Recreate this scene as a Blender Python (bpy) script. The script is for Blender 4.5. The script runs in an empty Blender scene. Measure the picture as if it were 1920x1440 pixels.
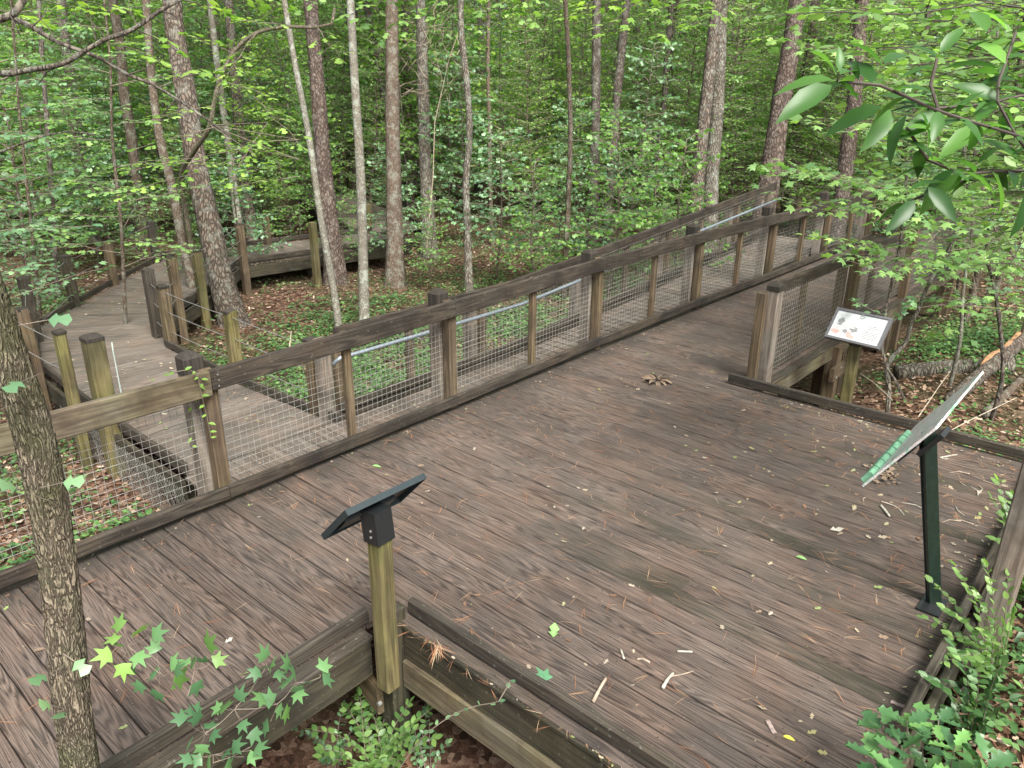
import bpy, math, random
import numpy as np
from mathutils import Vector, Matrix, noise as mnoise

R = math.radians
S = bpy.context.scene
COL = S.collection
rnd = random.Random(7)
rng = np.random.default_rng(11)

# ------------------------------------------------------------------ camera, world, sun, exposure
CAM = np.array([-2.14448638, -4.64569383, 2.79762113])
FPX, YAW, PIT, ROL = 1440.03, 0.850710262, 0.375305582, 0.008869653
_fw = np.array([math.sin(YAW) * math.cos(PIT), math.cos(YAW) * math.cos(PIT), -math.sin(PIT)])
_r = np.cross(_fw, [0, 0, 1]); _r /= np.linalg.norm(_r)
_u = np.cross(_r, _fw)
_r, _u = math.cos(ROL) * _r + math.sin(ROL) * _u, -math.sin(ROL) * _r + math.cos(ROL) * _u
cd = bpy.data.cameras.new('camera')
cam = bpy.data.objects.new('camera', cd)
COL.objects.link(cam)
m = Matrix(((_r[0], _u[0], -_fw[0], CAM[0]), (_r[1], _u[1], -_fw[1], CAM[1]), (_r[2], _u[2], -_fw[2], CAM[2]), (0, 0, 0, 1)))
cam.matrix_world = m
cd.sensor_width = 36; cd.lens = FPX / 1920 * 36
cd.clip_start = 0.05; cd.clip_end = 500
S.camera = cam

W = bpy.data.worlds.new('World'); S.world = W; W.use_nodes = True
nt = W.node_tree
bg = nt.nodes['Background']
sky = nt.nodes.new('ShaderNodeTexSky'); sky.sky_type = 'NISHITA'; sky.sun_disc = False
SUN_EL, SUN_AZ = R(52), R(205)
sky.sun_elevation = SUN_EL; sky.sun_rotation = SUN_AZ
sky.air_density = 1.0; sky.dust_density = 4.0; sky.ozone_density = 1.0
hs = nt.nodes.new('ShaderNodeHueSaturation'); hs.inputs['Saturation'].default_value = 0.25
nt.links.new(sky.outputs[0], hs.inputs['Color'])
nt.links.new(hs.outputs[0], bg.inputs['Color'])
bg.inputs['Strength'].default_value = 0.15
sl = bpy.data.lights.new('sun', 'SUN'); sl.energy = 3.2; sl.angle = R(26); sl.color = (1.0, 0.96, 0.88)
so = bpy.data.objects.new('sun', sl); COL.objects.link(so)
sd = Vector((math.sin(SUN_AZ) * math.cos(SUN_EL), math.cos(SUN_AZ) * math.cos(SUN_EL), math.sin(SUN_EL)))
so.rotation_euler = sd.to_track_quat('Z', 'Y').to_euler()
S.view_settings.view_transform = 'Standard'; S.view_settings.look = 'None'
S.view_settings.gamma = 1; S.view_settings.use_curve_mapping = False
S.view_settings.exposure = 1.12
S.cycles.max_bounces = 6; S.cycles.diffuse_bounces = 3; S.cycles.transmission_bounces = 3
S.cycles.transparent_max_bounces = 4

# ------------------------------------------------------------------ placing helpers (image measurement -> real point)
def ray(x, y): return _fw + _r * (x - 960) / FPX - _u * (y - 720) / FPX
def PZ(x, y, z): d = ray(x, y); return CAM + d * (z - CAM[2]) / d[2]
def PD(x, y, D): return CAM + ray(x, y) * D
def depth(p): return float((np.array(p) - CAM) @ _fw)
def proj(p):
    d = np.array(p) - CAM; w = d @ _fw
    return 960 + FPX * (d @ _r) / w, 720 - FPX * (d @ _u) / w, w

# ------------------------------------------------------------------ object helpers
def tag(o, label=None, cat=None, group=None, kind=None):
    if label: o['label'] = label
    if cat: o['category'] = cat
    if group: o['group'] = group
    if kind: o['kind'] = kind
    return o
def empty(name, loc=(0, 0, 0), **k):
    o = bpy.data.objects.new(name, None); COL.objects.link(o); o.location = loc
    o.empty_display_size = 0.1
    return tag(o, **k)
def link(name, me, parent=None, loc=None):
    o = bpy.data.objects.new(name, me); COL.objects.link(o)
    if loc is not None: o.location = loc
    if parent is not None:
        o.parent = parent
        if loc is None:
            o.location = -Vector(parent.location)   # mesh is in world coordinates
    return o

class MB:
    """collects shapes into ONE mesh; gc = grain coordinate (length, across, across)"""
    def __init__(s): s.v = []; s.f = []; s.g = []; s.mi = []
    def add(s, vs, fs, gs=None, mi=0):
        o = len(s.v); s.v += [tuple(map(float, v)) for v in vs]
        s.f += [tuple(i + o for i in f) for f in fs]
        s.g += [tuple(map(float, g)) for g in (gs if gs is not None else vs)]
        s.mi += [mi] * len(fs)
    def beam(s, p0, p1, w, h, up=(0, 0, 1), ch=0.006, seg=None, wob=0.0, mi=0, cap0=0, cap1=0):
        """beam of section w (side) x h (up) with chamfered long edges; cap: height of a pyramid end"""
        p0 = np.array(p0, float); p1 = np.array(p1, float)
        d = p1 - p0; L = np.linalg.norm(d); d /= L
        up = np.array(up, float)
        sd_ = np.cross(d, up); sd_ /= np.linalg.norm(sd_); upv = np.cross(sd_, d)
        a, b = w / 2, h / 2; c = min(ch, a * .4, b * .4)
        sec = [(a, b - c), (a - c, b), (-a + c, b), (-a, b - c), (-a, -b + c), (-a + c, -b), (a - c, -b), (a, -b + c)]
        n = seg or max(1, int(L / 0.35))
        off = (rnd.uniform(0, 50), rnd.uniform(0, 9), rnd.uniform(0, 9))
        vs, gs, fs = [], [], []
        for i in range(n + 1):
            t = i / n; q = p0 + d * L * t
            if wob: q = q + sd_ * rnd.uniform(-wob, wob) + upv * rnd.uniform(-wob, wob)
            for (x, y) in sec:
                vs.append(q + sd_ * x + upv * y); gs.append((L * t + off[0], x + off[1], y + off[2]))
        for i in range(n):
            for k in range(8):
                k2 = (k + 1) % 8
                fs.append((i * 8 + k, i * 8 + k2, (i + 1) * 8 + k2, (i + 1) * 8 + k))
        for e, cap in ((0, cap0), (n, cap1)):
            q = p0 if e == 0 else p1
            o = d * (-cap if e == 0 else cap)
            if cap:
                base = len(vs)
                for (x, y) in sec:
                    vs.append(q + o * .55 + sd_ * x * .62 + upv * y * .62); gs.append((off[0] + L * (e > 0) + x * 3, x * 2 + off[1], y * 2 + off[2]))
                vs.append(q + o); gs.append((off[0], off[1], off[2]))
                for k in range(8):
                    k2 = (k + 1) % 8
                    A, B = e * 8 + k, e * 8 + k2
                    fs.append((A, B, base + k2, base + k) if e else (B, A, base + k, base + k2))
                    fs.append((base + k, base + k2, base + 8) if e else (base + k2, base + k, base + 8))
            else:
                fs.append(tuple(e * 8 + k for k in (range(8) if e else reversed(range(8)))))
        s.add(vs, fs, gs, mi)
    def post(s, x, y, z0, z1, w, cap=0.0, lean=(0, 0), mi=0, rot=0.0):
        u = (math.cos(rot), math.sin(rot), 0)
        s.beam((x, y, z0), (x + lean[0], y + lean[1], z1), w, w, up=u, ch=0.008, cap1=cap, wob=0.0015, mi=mi)
    def tube(s, pts, rad, n=6, mi=0, closed=True, jit=0.0):
        pts = [np.array(p, float) for p in pts]
        if not hasattr(rad, '__len__'): rad = [rad] * len(pts)
        vs, gs, fs = [], [], []
        ref = np.array([0.0, 0.0, 1.0]); L = 0; prev = None
        offg = rnd.uniform(0, 50)
        for i, p in enumerate(pts):
            t = (pts[min(i + 1, len(pts) - 1)] - pts[max(i - 1, 0)]); t = t / (np.linalg.norm(t) + 1e-9)
            if prev is None:
                r0 = ref if abs(t[2]) < .9 else np.array([1.0, 0, 0])
                a = np.cross(t, r0)
            else: a = prev - t * (prev @ t)
            a /= np.linalg.norm(a) + 1e-9; prev = a; b = np.cross(t, a)
            if i: L += np.linalg.norm(p - pts[i - 1])
            for k in range(n):
                an = 2 * math.pi * k / n; rr = rad[i] * (1 + (rnd.uniform(-jit, jit) if jit else 0))
                o = a * math.cos(an) * rr + b * math.sin(an) * rr
                vs.append(p + o); gs.append((L + offg, math.cos(an) * rr, math.sin(an) * rr))
        m_ = len(pts)
        for i in range(m_ - 1):
            for k in range(n):
                k2 = (k + 1) % n
                fs.append((i * n + k, i * n + k2, (i + 1) * n + k2, (i + 1) * n + k))
        if closed:
            fs.append(tuple(reversed(range(n)))); fs.append(tuple((m_ - 1) * n + k for k in range(n)))
        s.add(vs, fs, gs, mi)
    def build(s, name, mats, parent=None, smooth=False, loc=None, **k):
        me = bpy.data.meshes.new(name)
        me.from_pydata(s.v, [], s.f)
        at = me.attributes.new('gc', 'FLOAT_VECTOR', 'POINT')
        at.data.foreach_set('vector', np.array(s.g, np.float32).ravel())
        mats = mats if isinstance(mats, (list, tuple)) else [mats]
        for m_ in mats: me.materials.append(m_)
        if len(mats) > 1: me.polygons.foreach_set('material_index', s.mi)
        if smooth: me.polygons.foreach_set('use_smooth', [True] * len(me.polygons))
        me.update()
        o = link(name, me, parent, loc)
        return tag(o, **k)

def trimesh(name, V, T, mat, smooth=False):
    me = bpy.data.meshes.new(name)
    me.vertices.add(len(V)); me.vertices.foreach_set('co', np.asarray(V, np.float32).ravel())
    n = len(T)
    me.loops.add(n * 3); me.loops.foreach_set('vertex_index', np.asarray(T, np.int32).ravel())
    me.polygons.add(n); me.polygons.foreach_set('loop_start', np.arange(0, n * 3, 3, dtype=np.int32))
    if smooth: me.polygons.foreach_set('use_smooth', np.ones(n, bool))
    me.materials.append(mat); me.update(calc_edges=True)
    return me

# ------------------------------------------------------------------ leaf templates (y = towards the tip, z = up)
def fan_star(r_t, r_n, droop=0.25, spread=(0, 50, 112)):
    pts = []
    tips = [-spread[2], -spread[1], 0, spread[1], spread[2]]
    lens = [r_t * .62, r_t * .9, r_t * 1.06, r_t * .9, r_t * .62]
    seq = [(-165, r_n * .75)]
    for i, (a, l) in enumerate(zip(tips, lens)):
        seq.append((a, l))
        if i < 4: seq.append(((a + tips[i + 1]) / 2, r_n))
    seq.append((165, r_n * .75))
    V = [(0, .38, 0.03)]
    for a, l in seq:
        x, y = math.sin(R(a)) * l, math.cos(R(a)) * l
        V.append((x, .38 + y, -droop * (x * x + y * y)))
    T = [(0, i + 1, i) for i in range(1, len(seq))] + [(0, 1, len(seq))]
    return np.array(V), np.array(T)
def fan_ell(w=.22, fold=.08, droop=.15):
    ys = [0, .22, .5, .78, 1.0]; ws = [0, w * .8, w, w * .62, 0]
    M = [(0, y, -droop * y * y) for y in ys]
    L = [(-ww, y, fold * ww / w - droop * y * y) for y, ww in zip(ys[1:4], ws[1:4])]
    Rr = [(ww, y, fold * ww / w - droop * y * y) for y, ww in zip(ys[1:4], ws[1:4])]
    V = M + L + Rr
    T = []
    for s_, o in ((0, 5), (1, 8)):
        t = [(0, o, 1), (1, o, o + 1), (1, o + 1, 2), (2, o + 1, o + 2), (2, o + 2, 3), (3, o + 2, 4)]
        t = [(a, b, c) if s_ == 0 else (a, c, b) for a, b, c in t]
        T += [(a, c, b) for a, b, c in t]
    return np.array(V), np.array(T)
def fan_quad(w=.27):
    return np.array([(0, 0, 0), (-w, .45, .05), (0, 1, -.08), (w, .45, .05)]), np.array([(0, 2, 1), (0, 3, 2)])
def fan_holly():
    V = [(0, 0, 0), (0, .25, 0), (0, .5, .01), (0, .75, 0), (0, 1, -.03)]; T = []
    for s_ in (-1, 1):
        o = len(V)
        pr = [(.17, .1), (.13, .22), (.31, .33), (.19, .45), (.33, .58), (.17, .70), (.22, .84), (.06, .9)]
        V += [(s_ * x, y, .05 + .06 * (x > .2)) for x, y in pr]
        t = [(0, o, 1), (1, o, o + 1), (1, o + 1, 2), (2, o + 1, o + 2), (2, o + 2, o + 3), (2, o + 3, 3), (3, o + 3, o + 4), (3, o + 4, o + 5), (3, o + 5, 4), (4, o + 5, o + 6), (4, o + 6, o + 7)]
        T += [(a, c, b) if s_ < 0 else (a, b, c) for a, b, c in t]
    return np.array(V), np.array(T)
STAR = fan_star(.62, .27); ELL = fan_ell(); QUAD = fan_quad(); LAUREL = fan_ell(.175, .06, .32); HOLLY = fan_holly()
OVAL = fan_ell(.3, .04, .08)
STAR_LITE = (np.array([(0, 0, 0), (-.42, .28, -.05), (-.16, .45, .02), (-.36, .82, -.08), (0, 1, -.1), (.36, .82, -.08), (.16, .45, .02), (.42, .28, -.05)]),
             np.array([(0, 2, 1), (0, 6, 2), (0, 7, 6), (2, 4, 3), (2, 6, 4), (6, 5, 4)]))
LOBED = (np.array([(0, 0, 0), (-.3, .3, .08), (-.12, .42, 0), (-.28, .66, .06), (0, 1, .12), (.3, .62, .02), (.12, .4, 0), (.26, .25, .1)]),
         np.array([(0, 2, 1), (0, 6, 2), (0, 7, 6), (2, 4, 3), (2, 6, 4), (6, 5, 4)]))

def leaves(tpl, P, Dv, Nv, size):
    V0, T0 = tpl
    P = np.asarray(P, float); Dv = np.asarray(Dv, float); Nv = np.asarray(Nv, float); size = np.asarray(size, float).reshape(-1, 1)
    Dv /= np.linalg.norm(Dv, axis=1, keepdims=True) + 1e-9
    X = np.cross(Dv, Nv); X /= np.linalg.norm(X, axis=1, keepdims=True) + 1e-9
    Z = np.cross(X, Dv)
    V = P[:, None, :] + size[:, None, :] * (X[:, None, :] * V0[None, :, 0:1] + Dv[:, None, :] * V0[None, :, 1:2] + Z[:, None, :] * V0[None, :, 2:3])
    T = T0[None] + (np.arange(len(P)) * len(V0))[:, None, None]
    return V.reshape(-1, 3), T.reshape(-1, 3)

class LC:
    """a cloud of leaves -> one mesh"""
    def __init__(s): s.p = []; s.d = []; s.n = []; s.s = []
    def leaf(s, p, d, n, sz): s.p.append(p); s.d.append(d); s.n.append(n); s.s.append(sz)
    def mesh(s, name, tpl, mat, origin=(0, 0, 0)):
        V, T = leaves(tpl, s.p, s.d, s.n, s.s)
        return trimesh(name, V - np.array(origin), T, mat)

# ------------------------------------------------------------------ materials
def newmat(name):
    m_ = bpy.data.materials.new(name); m_.use_nodes = True
    t = m_.node_tree; b = t.nodes['Principled BSDF']
    return m_, t, b
def N(t, ty, **k):
    n = t.nodes.new(ty)
    for a, v in k.items():
        if a in n.bl_rna.properties: setattr(n, a, v)
        else: n.inputs[a].default_value = v
    return n
def ramp(t, src, stops, interp='LINEAR'):
    r_ = t.nodes.new('ShaderNodeValToRGB'); r_.color_ramp.interpolation = interp
    el = r_.color_ramp.elements
    while len(el) < len(stops): el.new(0.5)
    for e, (p, c) in zip(el, stops):
        e.position = p; e.color = (*c, 1) if len(c) == 3 else c
    t.links.new(src, r_.inputs[0]); return r_.outputs[0]
def mix(t, fac, a, b, mode='MIX'):
    n = t.nodes.new('ShaderNodeMix'); n.data_type = 'RGBA'; n.blend_type = mode
    for s_, v in ((n.inputs[0], fac), (n.inputs[6], a), (n.inputs[7], b)):
        if isinstance(v, bpy.types.NodeSocket): t.links.new(v, s_)
        elif isinstance(v, (int, float)): s_.default_value = v
        else: s_.default_value = (*v, 1)
    return n.outputs[2]
def math_(t, op, a, b=0.0):
    n = t.nodes.new('ShaderNodeMath'); n.operation = op
    for i, v in enumerate((a, b)):
        if isinstance(v, bpy.types.NodeSocket): t.links.new(v, n.inputs[i])
        else: n.inputs[i].default_value = v
    return n.outputs[0]
def noise(t, vec, scale, detail=3, rough=.55, dist=0.0, mscale=None, loc=None):
    if mscale or loc:
        mp = t.nodes.new('ShaderNodeMapping')
        if mscale: mp.inputs['Scale'].default_value = mscale
        if loc: mp.inputs['Location'].default_value = loc
        t.links.new(vec, mp.inputs[0]); vec = mp.outputs[0]
    n = N(t, 'ShaderNodeTexNoise', Scale=scale, Detail=detail, Roughness=rough, Distortion=dist)
    t.links.new(vec, n.inputs['Vector']); return n.outputs[0]

def wood(name, light, dark, stain=(.02, .021, .015), stain_amt=.5, green=0.0, ring=26, bump=.5, rand=.25, lich=0.0, stain_scale=1.3, gap=None):
    m_, t, b = newmat(name)
    at = N(t, 'ShaderNodeAttribute', attribute_name='gc'); gc = at.outputs['Vector']
    geo = t.nodes.new('ShaderNodeNewGeometry'); rpi = geo.outputs['Random Per Island']
    obj = t.nodes.new('ShaderNodeTexCoord').outputs['Object']
    base = noise(t, gc, 1.0, 2, .5, .2, mscale=(.42, 8, 8))
    rings = math_(t, 'SINE', math_(t, 'MULTIPLY', base, ring * 6.28))
    rings = math_(t, 'MULTIPLY_ADD', rings, .5); t.nodes[-1].inputs[2].default_value = .5
    fine = noise(t, gc, 1.0, 5, .75, 0, mscale=(5.0, 210, 210))
    coarse = noise(t, gc, 1.0, 4, .7, .1, mscale=(4.0, 70, 70))
    grain = math_(t, 'ADD', math_(t, 'ADD', math_(t, 'MULTIPLY', rings, .15), math_(t, 'MULTIPLY', fine, .56)), math_(t, 'MULTIPLY', coarse, .24))
    mid = tuple((a + c) / 2 for a, c in zip(light, dark))
    colr = ramp(t, grain, [(.33, dark), (.5, mid), (.70, light)])
    # each board its own tone
    tone = ramp(t, rpi, [(0, (1 - rand,) * 3), (.5, (1, 1, 1)), (1, (1 + rand * .7,) * 3)])
    colr = mix(t, 1.0, colr, tone, 'MULTIPLY')
    warm = noise(t, obj, 2.3, 3, .6)
    colr = mix(t, ramp(t, warm, [(.4, (0, 0, 0)), (.7, (.6, .6, .6))]), colr, mix(t, 1, colr, (1.22, 1.0, .86), 'MULTIPLY'))
    st = noise(t, obj, stain_scale, 5, .62, .4)
    stf = ramp(t, st, [(.46, (0, 0, 0)), (.66, (stain_amt,) * 3)])
    stf2 = math_(t, 'MULTIPLY', stf, math_(t, 'ADD', math_(t, 'MULTIPLY', fine, 1.1), .35))
    colr = mix(t, stf2, colr, stain)
    if gap:   # dark algae on some boards only, fading along the board
        al = noise(t, gc, 1.0, 3, .6, 0, mscale=(.9, 3, 3), loc=(4, 0, 0))
        sel = ramp(t, rpi, [(.70, (0, 0, 0)), (.80, (1, 1, 1))])
        sy = t.nodes.new('ShaderNodeSeparateXYZ'); t.links.new(obj, sy.inputs[0])
        near = ramp(t, math_(t, 'MULTIPLY', sy.outputs[1], -.25), [(.35, (.15, .15, .15)), (.7, (1, 1, 1))])
        fa = math_(t, 'MULTIPLY', math_(t, 'MULTIPLY', ramp(t, al, [(.36, (0, 0, 0)), (.68, (.85, .85, .85))]), sel), near)
        colr = mix(t, fa, colr, (.021, .022, .013))
    if green:
        g = noise(t, obj, 2.1, 4, .6, loc=(7, 3, 1))
        colr = mix(t, ramp(t, g, [(.4, (0, 0, 0)), (.65, (green,) * 3)]), colr, mix(t, 1, colr, (.82, 1.02, .42), 'MULTIPLY'))
    if lich:
        l = noise(t, obj, 38, 3, .6)
        colr = mix(t, ramp(t, l, [(.64, (0, 0, 0)), (.7, (lich,) * 3)]), colr, (.34, .36, .30))
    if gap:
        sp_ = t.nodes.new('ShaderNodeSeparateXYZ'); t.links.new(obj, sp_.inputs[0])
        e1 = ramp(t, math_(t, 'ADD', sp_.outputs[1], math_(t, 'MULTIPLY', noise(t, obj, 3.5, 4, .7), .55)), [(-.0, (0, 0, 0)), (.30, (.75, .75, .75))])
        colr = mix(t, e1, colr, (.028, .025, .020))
        sp2 = noise(t, obj, 95, 2, .5)
        colr = mix(t, ramp(t, sp2, [(.70, (0, 0, 0)), (.76, (.6, .6, .6))]), colr, (.30, .27, .23))
    t.links.new(colr, b.inputs['Base Color'])
    b.inputs['Roughness'].default_value = .82
    b.inputs['Specular IOR Level'].default_value = .3
    bp = N(t, 'ShaderNodeBump', Strength=bump, Distance=.004); t.links.new(grain, bp.inputs['Height'])
    t.links.new(bp.outputs[0], b.inputs['Normal'])
    return m_

def bark(name, ridge, furrow, scale=22, stretch=.22, lichen=(.3, .32, .27), lich=.4, bump=1.0, moss=0.0):
    m_, t, b = newmat(name)
    obj = t.nodes.new('ShaderNodeTexCoord').outputs['Object']
    mp = N(t, 'ShaderNodeMapping'); mp.inputs['Scale'].default_value = (1, 1, stretch); t.links.new(obj, mp.inputs[0])
    wr = t.nodes.new('ShaderNodeTexNoise'); wr.inputs['Scale'].default_value = scale * .35; wr.inputs['Detail'].default_value = 3
    t.links.new(mp.outputs[0], wr.inputs['Vector'])
    add = N(t, 'ShaderNodeVectorMath', operation='MULTIPLY_ADD'); t.links.new(wr.outputs[1], add.inputs[0])
    add.inputs[1].default_value = (.12, .12, .12); t.links.new(mp.outputs[0], add.inputs[2])
    vo = N(t, 'ShaderNodeTexVoronoi', feature='DISTANCE_TO_EDGE', Scale=scale); t.links.new(add.outputs[0], vo.inputs['Vector'])
    v = ramp(t, vo.outputs['Distance'], [(0.0, (0, 0, 0)), (.28, (1, 1, 1))])
    fn = noise(t, obj, scale * 4, 4, .65)
    h = math_(t, 'ADD', math_(t, 'MULTIPLY', v, .75), math_(t, 'MULTIPLY', fn, .5))
    colr = ramp(t, h, [(.18, furrow), (.62, tuple((a + c) * .5 for a, c in zip(ridge, furrow))), (1.0, ridge)])
    tn = noise(t, obj, 1.6, 4, .6)
    colr = mix(t, ramp(t, tn, [(.38, (0, 0, 0)), (.62, (.5, .5, .5))]), colr, mix(t, 1, colr, (1.06, .98, .90), 'MULTIPLY'))
    ln = noise(t, obj, 7, 5, .72, .2)
    colr = mix(t, ramp(t, ln, [(.5, (0, 0, 0)), (.6, (lich,) * 3)]), colr, lichen)
    if moss:
        mn = noise(t, obj, 3.2, 4, .6, loc=(5, 1, 0))
        colr = mix(t, ramp(t, mn, [(.48, (0, 0, 0)), (.62, (moss,) * 3)]), colr, (.07, .085, .025))
    t.links.new(colr, b.inputs['Base Color']); b.inputs['Roughness'].default_value = .9
    b.inputs['Specular IOR Level'].default_value = .2
    bp = N(t, 'ShaderNodeBump', Strength=bump, Distance=.02); t.links.new(h, bp.inputs['Height']); t.links.new(bp.outputs[0], b.inputs['Normal'])
    return m_

def leafmat(name, c0, c1, c2, trans=.45, rough=.42, spec=.5, tcol=None):
    m_, t, b = newmat(name)
    c0, c1, c2 = [(c[0] * 1.12, c[1] * 1.08, c[2] * 1.22) for c in (c0, c1, c2)]
    rpi = t.nodes.new('ShaderNodeNewGeometry').outputs['Random Per Island']
    colr = ramp(t, rpi, [(0, c0), (.5, c1), (.93, c2), (1.0, tuple(min(1, x * 1.3) for x in c2))])
    obj = t.nodes.new('ShaderNodeTexCoord').outputs['Object']
    cl = noise(t, obj, 1.1, 3, .6)
    colr = mix(t, 1, colr, ramp(t, cl, [(.32, (.72, .78, .8)), (.68, (1.25, 1.2, 1.05))]), 'MULTIPLY')
    t.links.new(colr, b.inputs['Base Color']); b.inputs['Roughness'].default_value = rough
    b.inputs['Specular IOR Level'].default_value = spec
    tr = t.nodes.new('ShaderNodeBsdfTranslucent')
    t.links.new(mix(t, 1, colr, tcol or (1.2, 1.35, .66), 'MULTIPLY'), tr.inputs[0])
    ms = t.nodes.new('ShaderNodeMixShader'); ms.inputs[0].default_value = trans
    t.links.new(b.outputs[0], ms.inputs[1]); t.links.new(tr.outputs[0], ms.inputs[2])
    t.links.new(ms.outputs[0], t.nodes['Material Output'].inputs[0])
    return m_

def plain(name, c, rough=.5, metal=0.0, spec=.5, var=.12, vs=20, bump=0.0):
    m_, t, b = newmat(name)
    obj = t.nodes.new('ShaderNodeTexCoord').outputs['Object']
    n = noise(t, obj, vs, 4, .6)
    t.links.new(mix(t, 1, c, ramp(t, n, [(.3, (1 - var,) * 3), (.7, (1 + var,) * 3)]), 'MULTIPLY'), b.inputs['Base Color'])
    b.inputs['Roughness'].default_value = rough; b.inputs['Metallic'].default_value = metal
    b.inputs['Specular IOR Level'].default_value = spec
    if bump:
        bp = N(t, 'ShaderNodeBump', Strength=bump, Distance=.003); t.links.new(n, bp.inputs['Height']); t.links.new(bp.outputs[0], b.inputs['Normal'])
    return m_
def randcol(name, stops, rough=.8, trans=0.0):
    m_, t, b = newmat(name)
    rpi = t.nodes.new('ShaderNodeNewGeometry').outputs['Random Per Island']
    c = ramp(t, rpi, stops); t.links.new(c, b.inputs['Base Color']); b.inputs['Roughness'].default_value = rough
    b.inputs['Specular IOR Level'].default_value = .25
    return m_

M = {}
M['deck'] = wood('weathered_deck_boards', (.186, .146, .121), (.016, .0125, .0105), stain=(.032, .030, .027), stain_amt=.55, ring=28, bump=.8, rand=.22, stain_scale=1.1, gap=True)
M['deck_moss'] = wood('mossy_deck_board', (.105, .090, .068), (.018, .016, .012), stain=(.017, .018, .011), stain_amt=.95, green=.3, ring=20, bump=.7)
M['lower_deck'] = wood('lower_deck_boards', (.195, .170, .145), (.058, .048, .040), stain=(.040, .037, .031), stain_amt=.6, ring=16, bump=.4, rand=.2)
M['rail'] = wood('dark_stained_rail_wood', (.078, .064, .049), (.013, .0105, .009), stain=(.012, .010, .0085), stain_amt=.9, green=.1, ring=14, bump=.5, stain_scale=1.9, lich=.15)
M['rail_pale'] = wood('pale_rail_wood', (.175, .155, .108), (.06, .049, .036), stain=(.035, .022, .015), stain_amt=.8, green=.3, ring=12, bump=.4, stain_scale=2.3)
M['post'] = wood('tan_post_wood', (.18, .138, .09), (.042, .029, .019), stain=(.035, .026, .018), stain_amt=.65, green=.22, ring=9, bump=.5, stain_scale=2.0)
M['grey_post'] = wood('grey_weathered_post_wood', (.27, .24, .20), (.08, .067, .055), stain=(.04, .034, .028), stain_amt=.7, ring=8, bump=.5, stain_scale=1.8)
M['green_post'] = wood('green_treated_post_wood', (.20, .175, .085), (.055, .045, .022), stain=(.03, .028, .014), stain_amt=.6, green=.45, ring=8, bump=.5, stain_scale=1.8)
M['cap'] = wood('dark_mossy_end_grain', (.060, .052, .042), (.012, .010, .009), stain=(.014, .013, .009), stain_amt=.8, ring=10, bump=.8)
M['beam'] = wood('algae_dark_beam_wood', (.075, .066, .046), (.015, .0135, .010), stain=(.010, .010, .007), stain_amt=.9, green=.3, ring=10, bump=.4, stain_scale=1.4, lich=.25)
M['kerb'] = wood('dark_kerb_wood', (.082, .070, .056), (.017, .014, .0115), stain=(.022, .02, .016), stain_amt=.85, green=.2, ring=14, bump=.6, lich=.2, stain_scale=1.7)
M['wire'] = plain('galvanised_wire', (.27, .265, .24), .65, .2, var=.3)
M['wire_dark'] = plain('dull_wire', (.19, .175, .15), .6, .4, var=.3)
M['pipe'] = plain('galvanised_pipe', (.21, .245, .27), .5, .45, var=.15, vs=12)
M['cable'] = plain('steel_cable', (.24, .24, .23), .5, .5)
M['bolt'] = plain('galvanised_bolt', (.55, .55, .53), .4, .8)
M['black'] = plain('black_powder_coat', (.012, .014, .015), .38, 0, var=.25, vs=60)
M['black_edge'] = plain('dark_teal_frame_edge', (.017, .027, .030), .4, 0, var=.15, vs=60)
M['green_metal'] = plain('dark_green_paint', (.010, .020, .014), .4, 0, var=.3, vs=40)
M['bark_pine'] = bark('pine_bark', (.155, .125, .10), (.028, .022, .018), 20, .25, lich=.3)
M['bark_pine_red'] = bark('reddish_pine_bark', (.125, .094, .078), (.034, .026, .022), 18, .4, lich=.4, lichen=(.25, .22, .19))
M['bark_grey'] = bark('grey_bark', (.18, .16, .13), (.045, .038, .032), 24, .2, lich=.45)
M['bark_pale'] = bark('pale_lichen_bark', (.19, .18, .15), (.085, .078, .062), 30, .7, lichen=(.28, .30, .25), lich=.7, bump=.3)
M['bark_brown'] = bark('brown_bark', (.155, .12, .09), (.055, .042, .032), 34, .3, lich=.35, bump=.7)
M['bark_furrow'] = bark('deep_furrowed_bark', (.35, .305, .23), (.065, .052, .038), 62, .22, lichen=(.14, .15, .085), lich=.35, bump=1.0, moss=.5)
M['bark_dark'] = bark('dark_bark', (.11, .09, .075), (.03, .025, .02), 26, .25, lich=.3, bump=.8)
M['twig'] = plain('twig_bark', (.16, .13, .10), .85, var=.35, vs=9, bump=.4)
M['twig_dark'] = plain('dark_twig_bark', (.055, .042, .034), .85, var=.35, vs=9, bump=.4)
M['twig_pale'] = plain('bare_pale_twig', (.36, .31, .24), .85, var=.3, vs=9)
M['leaf_mid'] = leafmat('maple_leaf_green', (.085, .185, .05), (.13, .27, .068), (.21, .37, .09))
M['leaf_blue'] = leafmat('bluish_leaf_green', (.08, .175, .08), (.125, .25, .115), (.20, .35, .16), trans=.35, rough=.36)
M['leaf_bright'] = leafmat('bright_yellow_green_leaf', (.13, .26, .045), (.19, .34, .06), (.27, .42, .09), trans=.45)
M['leaf_dark'] = leafmat('dark_understory_leaf', (.065, .15, .04), (.105, .23, .06), (.17, .32, .08), trans=.45)
M['leaf_fine'] = leafmat('fine_light_leaf', (.10, .20, .055), (.16, .29, .075), (.23, .38, .10), trans=.45)
M['leaf_laurel'] = leafmat('laurel_leaf', (.035, .10, .022), (.07, .18, .035), (.14, .30, .055), trans=.45, rough=.36, spec=.4)
M['leaf_holly'] = leafmat('holly_leaf', (.045, .12, .045), (.075, .18, .06), (.13, .28, .075), trans=.3, rough=.33, spec=.5)
M['leaf_pale'] = leafmat('pale_star_leaf', (.11, .22, .07), (.17, .31, .10), (.25, .42, .12), trans=.4)
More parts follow.
